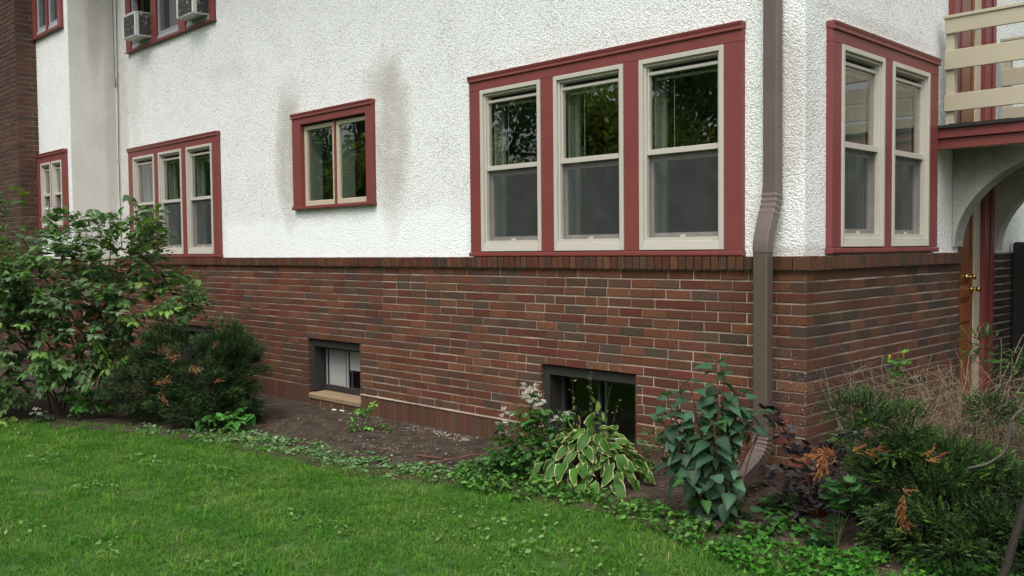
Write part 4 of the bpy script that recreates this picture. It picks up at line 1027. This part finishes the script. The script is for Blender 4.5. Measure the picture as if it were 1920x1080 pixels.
yew('yew_bush',(1.0,-.35,-.12),'sprawling dark yew with large orange dead tufts below the dry twigs',
  [(.92,-.52,.24,.32,.30,.30),(1.22,-.38,.12,.42,.30,.26),(.68,-.66,.54,.11,.12,.12),(.80,-.52,.48,.18,.18,.15),(.98,-.46,.38,.16,.15,.13),(1.10,-.10,.58,.10,.10,.07),(1.68,-.12,.18,.42,.35,.26),(1.05,-.6,.06,.4,.35,.22),(1.35,-.45,.03,.45,.4,.22),(.60,-.70,.62,.06,.07,.06),(1.40,-.40,.30,.14,.12,.10),(1.62,.25,.60,.20,.18,.14),(1.30,.30,.66,.10,.10,.07)],25000,YP2,
  [(.60,-.86,.42,-.6,-.5,-.1,.13,40),(.56,-.90,.42,-.2,-.2,-.9,.10,26),(.66,-.84,.44,.4,.4,0,.16,16),(.905,-.82,.28,.05,0,-1,.16,34),(1.0,-.8,.44,.5,.5,.2,.05,8),(1.55,-.6,.42,.5,.3,0,.08,12)],22,(.040,.068),[.38,.3,.2,.12])
yew('yew_bush',(1.35,1.0,-.1),'loose yew sprays rising behind the dry twigs beside the porch',
  [(1.02,.78,.80,.14,.14,.12),(1.20,.95,.72,.22,.2,.2),(.80,.65,.86,.09,.09,.07),(1.5,1.1,.7,.4,.3,.3),(1.25,1.0,.92,.14,.14,.09),(1.5,1.0,.3,.4,.4,.4)],3000,YP2,[],23,(.05,.09))
# ---------------------------------------------------------------- dry twiggy bush
def dry_bush():
    P=empty('dry_bush',(.75,.45,-.1),'bare tan twiggy bush tangled against the side wall behind the yew','dry bush')
    pa=[];thin=[]
    for i in range(700):
        b=np.array([.72,.42,-.1])+RNG.normal(size=3)*(.22,.22,0.0)
        t=np.array([.76,.18,.0])+RGT*RNG.uniform(-.50,.80)+FWD*RNG.uniform(-.55,.45); t[2]=RNG.uniform(.22,.76)-.10*abs(t[0]-.6)
        t[0]=max(t[0],.06)
        c=curve(b,t,.05,8,.08); pa.append((c,.0035,.0012))
        for k in range(3):
            j=RNG.integers(3,8); e=c[j]+RNG.normal(size=3)*(.09,.09,.07)+(0,0,.03); e[0]=max(e[0],.04); thin.append((curve(c[j],e,.0,4,.06),.0016,.0008))
    for (x0,z0,x1,z1) in ((-.50,.48,-.66,.74),(-.50,.45,-.69,.66),(-.24,.60,-.14,.84),(.02,.62,.03,.80),(.17,.62,.34,.97),(.30,.62,.30,.84),(.42,.6,.67,1.02),(.32,.60,.72,1.03),(.50,.62,.54,.82),(-.2,.55,-.28,.80),(-.30,.5,-.36,.72),(.62,.6,.80,.80),(.8,.6,.86,.74),(.46,.6,.47,.9),(-.05,.55,-.18,.76)):
        a=np.array([.60,.32,0])+RGT*x0*.93; a[2]=z0-.25; b=np.array([.60,.32,0])+RGT*x1*.93; b[2]=z1; a[0]=max(a[0],.05); b[0]=max(b[0],.03)
        pa.append((curve(a,b,.05*(1 if x1>x0 else 1),9,.03),.0042,.0018))
    tubes(pa,M['drytwig'],'twig',P,4); tubes(thin,M['drytwig'],'twig_tip',P,3)
    # climbing bright weed with yellow flowers
    Q=empty('yellow_flowered_weed',(.55,.10,-.1),'bright green weed with tiny yellow flowers poking above the dry twigs','weed')
    top=np.array([.50,.12,.78]); n=46; pp=top+RNG.normal(size=(n,3))*(.03,.03,.07)-(0,0,.09)*RNG.random((n,1)); v,f,c=scatter(LOBE,pp,norm(RNG.normal(size=(n,3))+(0,0,.2)),norm(RNG.normal(size=(n,3))*.6+(0,0,1)),rnd(n,.025,.045),vary(n,[(.05,.15,.02),(.07,.19,.03)],.2)); npmesh('foliage',v,[f],M['leaf'],Q,c)
    tubes([(curve((.55,.10,-.12),(.50,.12,.78),.0,8,.02),.004,.002)],M['stalk'],'stem',Q,4)
    for fp in ((.475,.10,.80),(.535,.13,.83)):
        pp=np.array([fp]).repeat(8,0)+RNG.normal(size=(8,3))*.004; v,f,c=scatter(ROUND,pp,unit(8),unit(8),rnd(8,.008,.012),np.tile([.50,.36,.02],(8,1))); npmesh('flower',v,[f],M['leaf'],Q,c)
dry_bush()
# ---------------------------------------------------------------- dark blue green shrub in front of the downspout
def lilac():
    b0=np.array([-.10,-.84,-.11]); P=empty('broadleaf_shrub',tuple(b0),'upright blue green shrub with large drooping pointed leaves in front of the downspout','shrub')
    pos=[];D=[];U_=[];S=[];C=[];st=[]
    tops=[(0.0,.0,.92,.34),(.05,.03,.84,.3),(-.15,.0,.80,.30),(-.27,.02,.66,.3),(.24,.05,.5,.3),(.12,.05,.66,.36),(-.22,-.05,.52,.34),(.22,-.02,.64,.3),(-.05,-.12,.62,.34),(.10,-.12,.40,.32),(-.13,.12,.60,.3),(-.20,-.14,.34,.3),(.20,.1,.42,.3),(.02,-.2,.30,.3)]
    for (u,v,h,_) in tops+[(-.33,.05,.46,.3),(-.31,.0,.60,.3),(-.26,.1,.72,.3),(.16,.05,.74,.3),(.27,.04,.56,.3),(.0,.05,.7,.3)]:
        t=b0+RGT*u+FWD*v*1.0+(0,0,h); c=curve(b0+RNG.normal(size=3)*(.03,.03,0),t,.0,12,.02); st.append((c,.007,.003))
        n=max(4,int(h/.040)); az=RNG.uniform(0,3.14)
        for k in range(n):
            f=.16+.84*(k+.5)/n; q=c[0]+(c[-1]-c[0])*f; az+=math.pi/2+RNG.normal()*.2
            for s in (0,math.pi):
                if (u>.1 and f<.45) or (abs(u)>.24 and f<.55) or RNG.random()<.04: continue
                a=az+s; top=f>.9; d=np.array([math.cos(a),math.sin(a),RNG.uniform(-.55,.05) if not top else .55]); d/=np.linalg.norm(d)
                pet=.035+.02*(1-f)
                if (q+d*.12-b0)@RGT>.10 and q[2]<.38: continue
                if (q+d*.12-b0)@RGT>.22 and q[2]<.42: continue
                pos.append(q+d*pet+(0,0,.008)); D.append(norm(d*(1,1,.5)+np.array([0,0,(-.30 if f>.62 else -.75) if not top else .1])+RNG.normal(size=3)*.24)); U_.append(norm(np.array([0,0,1.])+d*.8+RNG.normal(size=3)*.25)); S.append(RNG.uniform(.068,.122)*(1.0 if f<.85 else .85))
                st.append((np.array([q,q+d*pet*.5+(0,0,.006),q+d*pet+(0,0,.008)]),.0018,.0015))
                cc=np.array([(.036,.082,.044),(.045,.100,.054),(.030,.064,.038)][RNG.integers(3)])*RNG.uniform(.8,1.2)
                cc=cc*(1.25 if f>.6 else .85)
                if RNG.random()<.09: cc=np.array([.050,.135,.032])
                if top: cc=np.array([.042,.10,.055])
                C.append(cc)
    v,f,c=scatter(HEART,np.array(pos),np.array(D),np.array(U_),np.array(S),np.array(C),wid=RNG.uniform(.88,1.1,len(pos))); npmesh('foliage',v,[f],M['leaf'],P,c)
    tubes(st,M['redstem'],'stem',P,5)
    n=16; a=rnd(n,0,6.28); pp=b0+np.stack([np.cos(a)*.16+.06,np.sin(a)*.12,rnd(n,.02,.14)],1); v,f,c=scatter(HEART,pp,norm(np.stack([np.cos(a),np.sin(a),rnd(n,-.4,.5)],1)),norm(RNG.normal(size=(n,3))*.3+(0,0,1)),rnd(n,.06,.10),vary(n,[(.05,.15,.03),(.03,.07,.03),(.06,.045,.03)],.2)); npmesh('low_foliage',v,[f],M['leaf'],P,c)
lilac()
# ---------------------------------------------------------------- hosta, flower plant, seed stalks
def hosta():
    b0=np.array([-1.22,-.60,-.10]); P=empty('hosta',tuple(b0),'variegated hosta with cream edged leaves below the dark basement window','hosta')
    n=150; a=rnd(n,0,6.283); e=RNG.random(n)**.8; r=.05+.33*e; pos=b0+np.stack([np.cos(a)*r,np.sin(a)*r*.85,.07+.21*(1-e**1.5)+rnd(n,-.05,.08)],1)
    d=norm(np.stack([np.cos(a),np.sin(a),.55-1.25*e],1)+RNG.normal(size=(n,3))*.38); up=norm(np.stack([np.cos(a)*.3,np.sin(a)*.3,np.ones(n)],1)+RNG.normal(size=(n,3))*.55)
    v,f,c=scatter(HOSTA,pos,d,up,rnd(n,.085,.150),vary(n,[(.052,.140,.022),(.042,.115,.020),(.068,.17,.028)],.2),np.array([.68,.64,.34]),wid=rnd(n,.55,1.0))
    npmesh('foliage',v,[f],M['leaf'],P,c)
    tubes([(curve(b0+RNG.normal(size=3)*(.03,.03,0),p,.08,6,.01),.004,.003) for p in pos],M['stalk'],'petiole',P,4)
hosta()
def snakeroot():
    b0=np.array([-1.62,-.72,-.11]); P=empty('white_flower_plant',tuple(b0),'leafy plant topped with clusters of small white flowers left of the hosta','flowering plant')
    ends=[];dirs=[];st=[]
    tops=[(-.06,.0,.56),(.02,.02,.50),(-.02,.05,.60),(.04,-.02,.53),(-.19,-.03,.44),(-.22,0,.38),(-.16,.02,.30),(.16,.05,.40),(.22,.08,.42),(.12,.0,.36),(-.28,-.05,.22),(-.1,-.1,.32),(.05,-.12,.28),(-.3,.05,.14),(.3,.1,.3),(-.35,-.1,.12),(-.2,-.15,.16),(-.33,-.12,.2),(-.4,-.1,.15),(-.42,-.02,.12),(-.25,-.2,.2),(-.1,-.22,.2),(.08,-.2,.22),(-.36,-.2,.13),(0,-.18,.18),(.2,-.1,.22),(.33,.12,.36),(.40,.14,.38),(.52,.18,.36)]
    for (u,v,h) in tops:
        t=b0+RGT*u+FWD*v+(0,0,h); c=curve(b0+RNG.normal(size=3)*(.05,.05,0)+RGT*u*.4,t,.0,9,.02); st.append((c,.0035,.0018))
        for k in range(int(11+h*26)):
            f=.2+.8*RNG.random(); q=c[int(f*8)]+RNG.normal(size=3)*.012; ends.append(q+RNG.normal(size=3)*.035); dirs.append(RNG.normal(size=3)+(0,0,.4))
    (v,f,c),s2=twig_leaves(np.array(ends),np.array(dirs),OV,(.032,.062),[(.040,.110,.022),(.055,.140,.030),(.030,.08,.020)],2,.06,.4,rad=.0012)
    npmesh('foliage',v,[f],M['leaf'],P,c); tubes(st+s2,M['stalk'],'stem',P,3)
    pts=[]
    for (u,v,h) in tops[:9]+[tops[0],tops[2]]:
        for k in range(4):
            q=b0+RGT*u+FWD*v+(0,0,h)+RNG.normal(size=3)*(.030,.030,.018); pts.append(q+RNG.normal(size=(26,3))*(.011,.011,.006))
    pts=np.concatenate(pts); n=len(pts); v,f,c=scatter(ROUND,pts,unit(n),unit(n),rnd(n,.0045,.0085),np.ones((n,3))*.7); npmesh('flower_cluster',v,[f],M['petal'],P,c)
snakeroot()
def stalks():
    b0=np.array([-1.30,-.42,-.1]); P=empty('seed_stalk_plant',tuple(b0),'wispy yellowing seed stalks standing against the dark basement window','plant')
    st=[];pos=[];D=[];S=[];C=[]
    for (u,v,h,l) in ((-.16,.0,.66,-.02),(-.13,.02,.60,-.05),(-.02,.0,.70,-.03),(.02,.02,.60,.06),(.05,.02,.52,.09),(-.06,.0,.50,.05),(.0,.0,.74,-.06),(-.18,.0,.45,.06)):
        a=b0+RGT*u; t=a+RGT*l+(0,0,h); c=curve(a,t,.0,12,.03); st.append((c,.0022,.0009))
        for k in range(int(h*42)):
            f=.35+.65*RNG.random(); q=c[min(11,int(f*12))]+RNG.normal(size=3)*.008; pos.append(q);D.append(RNG.normal(size=3)+(0,0,-.3));S.append(RNG.uniform(.010,.020));C.append(np.array([(.16,.17,.05),(.10,.11,.04),(.05,.045,.03),(.22,.22,.09)][RNG.integers(4)]))
    for (u,h) in ((-.13,.36),(-.01,.42),(.03,.38),(.0,.45),(-.03,.5)):
        pos.append(b0+RGT*u+(0,0,h));D.append(np.array([.1,.1,1.])+RNG.normal(size=3)*.3);S.append(.065);C.append(np.array([.22,.28,.09]))
    v,f,c=scatter(NARROW,np.array(pos),np.array(D),unit(len(pos)),np.array(S),np.array(C),wid=np.full(len(pos),1.8)); npmesh('seed_pod',v,[f],M['leaf'],P,c)
    tubes(st,M['stalk'],'stem',P,3)
    Q=empty('trailing_weed',(-1.0,-.35,-.1),'thin dark green weed reaching across the sill of the dark basement window','weed')
    ends=[];dirs=[];s3=[]
    for (u,h) in ((.0,.30),(.08,.34),(.14,.30),(.2,.22),(.26,.18),(.3,.14),(.22,.30),(.05,.2),(.35,.12)):
        t=np.array([-1.0,-.35,-.1])+RGT*u*1.0+(0,0,h); s3.append((curve((-1.05,-.38,-.1),t,.1,8,.03),.002,.001)); 
        for k in range(9): ends.append(t+RNG.normal(size=3)*.03-(0,0,.05*RNG.random())); dirs.append(RNG.normal(size=3)+(0,0,.3))
    (v,f,c),s2=twig_leaves(np.array(ends),np.array(dirs),OV,(.014,.032),[(.035,.09,.022),(.05,.12,.03)],2,.04,.4,rad=.001); npmesh('foliage',v,[f],M['leaf'],Q,c); tubes(s2+s3,M['stalk'],'stem',Q,3)
stalks()
def seedling(name,loc,label,tops,T,sz,pal,tl=.06):
    P=empty(name,loc,label,'young plant'); b0=np.array(loc); ends=[];dirs=[];st=[]
    for (u,v,h,n) in tops:
        t=b0+RGT*u+FWD*v+(0,0,h); st.append((curve(b0,t,.02,7,.03),.003,.0015))
        for k in range(n): ends.append(t+RNG.normal(size=3)*.03); dirs.append(RNG.normal(size=3)*.7+(0,0,.3)+RGT*u)
    (v,f,c),s2=twig_leaves(np.array(ends),np.array(dirs),T,sz,pal,2,tl,.3,rad=.0014)
    npmesh('foliage',v,[f],M['leaf'],P,c); tubes(st+s2,M['stalk'],'stem',P,3)
LG=[(.09,.23,.035),(.13,.29,.05),(.06,.16,.03)]
seedling('seedling',(-3.93,-.50,-.14),'small bright green sapling alone on the bare soil',[(-.03,0,.12,4),(.04,0,.20,4),(.10,0,.26,2),(-.07,0,.05,4),(.02,0,.15,3),(.0,0,.03,3)],OV,(.035,.06),LG)
seedling('seedling',(-3.70,-.42,-.14),'tiny green sprout right of the sapling',[(.0,0,.06,3),(.03,0,.04,2)],OV,(.025,.04),LG)
seedling('broadleaf_weed',(-4.80,-1.36,-.14),'bright heart leaved weed at the foot of the left yew',[(-.12,0,.12,4),(0,0,.15,4),(.12,0,.16,4),(.2,0,.13,3),(.07,-.05,.08,4),(-.2,0,.08,3)],HEART,(.06,.10),[(.05,.14,.03),(.07,.19,.04)])
seedling('broadleaf_weed',(-6.35,-1.98,-.14),'light green broad leaved weed under the tall shrub near the lawn',[(-.15,0,.22,4),(0,0,.28,5),(.12,0,.2,4),(.2,0,.12,4),(-.05,-.05,.1,4)],HEART,(.06,.10),[(.045,.12,.03),(.06,.16,.035)])
seedling('maple_seedling',(.58,-.80,-.1),'green lobed leaf seedling between purple weed and front yew',[(-.10,-.0,.10,2),(-.02,0,.16,2),(.02,0,.30,5),(-.08,0,.04,2),(.06,.0,.34,4),(.1,0,.26,3)],LOBE,(.06,.095),[(.030,.085,.026),(.04,.11,.032)],.08)
def purple():
    b0=np.array([.28,-.42,-.1]); P=empty('purple_leaf_weed',tuple(b0),'dark purple leaved weed sprawling at the brick corner','weed')
    ends=[];dirs=[];st=[]
    for i in range(130):
        u=RNG.normal()*.17; v=RNG.normal()*.10; h=abs(RNG.normal())*.20+.02
        t=b0+RGT*(u+.05)+FWD*v+(0,0,min(h,.5)); ends.append(t);dirs.append(RNG.normal(size=3)+(0,0,.3))
        if i%5==0: st.append((curve(b0+RNG.normal(size=3)*(.05,.05,0),t,.05,7,.03),.0025,.001))
    for (u,h) in ((-.22,.62),(-.17,.55),(-.14,.50),(-.10,.42),(-.06,.36),(.02,.34),(-.02,.40),(.1,.42),(.22,.46),(.18,.38)):
        t=b0+RGT*u+FWD*.1+(0,0,h); st.append((curve(b0+RGT*.02,t,.0,8,.02),.003,.0015))
        for k in range(3): ends.append(t+RNG.normal(size=3)*.025); dirs.append(RNG.normal(size=3))
    (v,f,c),s2=twig_leaves(np.array(ends),np.array(dirs),LOBE,(.04,.075),[(.018,.015,.017),(.024,.020,.023),(.012,.011,.012),(.034,.030,.032)],2,.05,.5,rad=.0012)
    npmesh('foliage',v,[f],M['darkleaf'],P,c); tubes(st+s2,M['redstem'],'stem',P,3)
purple()
# gray woody vine loop and dark stake, right edge
def smooth_path(pts,n=8):
    pts=np.array(pts,float); out=[]; P=np.vstack([2*pts[0]-pts[1],pts,2*pts[-1]-pts[-2]])
    for i in range(1,len(P)-2):
        for t in np.linspace(0,1,n,endpoint=False):
            out.append(.5*((2*P[i])+(-P[i-1]+P[i+1])*t+(2*P[i-1]-5*P[i]+4*P[i+1]-P[i+2])*t*t+(-P[i-1]+3*P[i]-3*P[i+1]+P[i+2])*t**3))
    out.append(P[-2]); return np.array(out)
o=tubes([(smooth_path([(1.75,-.82,.70),(1.60,-.93,.775),(1.50,-1.0,.76),(1.46,-1.04,.71),(1.452,-1.048,.64),(1.44,-1.06,.58),(1.39,-1.11,.53),(1.33,-1.17,.51)]),.0068,.005)],M['vine'],'woody_vine',None,8)
tag(o,'curved gray bare woody vine hooking out of the right yew','vine')
o=tubes([(smooth_path([(1.735,-1.475,.80),(1.68,-1.525,.60),(1.64,-1.56,.42),(1.60,-1.60,.22),(1.55,-1.65,.05),(1.52,-1.68,-.13)],6),.014,.017)],M['stake'],'garden_stake',None,8)
tag(o,'dark leaning wooden stake at the lower right corner','stake')
# ---------------------------------------------------------------- trees of the garden, behind the photographer (the windows mirror them)
def tree(x,y,H,R,label,pal,seed):
    global RNG
    RNG=np.random.default_rng(seed)
    P=empty('leafy_tree',(x,y,-.2),label,'tree','garden trees mirrored in the windows')
    n=14000; k=16; cl=np.array([x,y,H*.55])+unit(k)*RNG.random((k,1))**.4*np.array([R,R,H*.36]); idx=RNG.integers(0,k,n)
    p=cl[idx]+unit(n)*RNG.random((n,1))**.5*R*.42; p[:,2]=np.maximum(p[:,2],1.2)
    v,f,c=scatter(OV,p,unit(n)-(0,0,.3),norm(RNG.normal(size=(n,3))*.6+(0,0,1)),rnd(n,.11,.21),vary(n,pal,.25)); npmesh('crown',v,[f],M['leaf'],P,c)
    br=[(curve((x,y,-.3),(x,y,H*.8),0,8,.02),.22,.06)]+[(curve((x,y,RNG.uniform(1.2,H*.5)),c_,.05,7,.03),.08,.02) for c_ in cl]
    tubes(br,M['bark'],'trunk',P,7)
TP=[(.075,.155,.045),(.10,.185,.05),(.05,.11,.032)]; TY=[(.19,.24,.045),(.11,.19,.045),(.24,.28,.06)]
for i,(x,y,H,R,yl) in enumerate(((-7,-15,11,3.6,0),(-12.5,-17,12,4.2,0),(-11,-12,6,2.4,1),(-18,-14,11,4.2,0),(-16,-10.5,5,2.2,1),(-25,-15,12,4.8,0),(-33,-14,12,5,0),(-43,-13,12,5.5,0),(-22,-9.5,5,2.4,0))):
    tree(x,y,H,R,('large','tall','rounded')[i%3]+' green tree seen only mirrored in the front windows',TY if yl else TP,100+i)
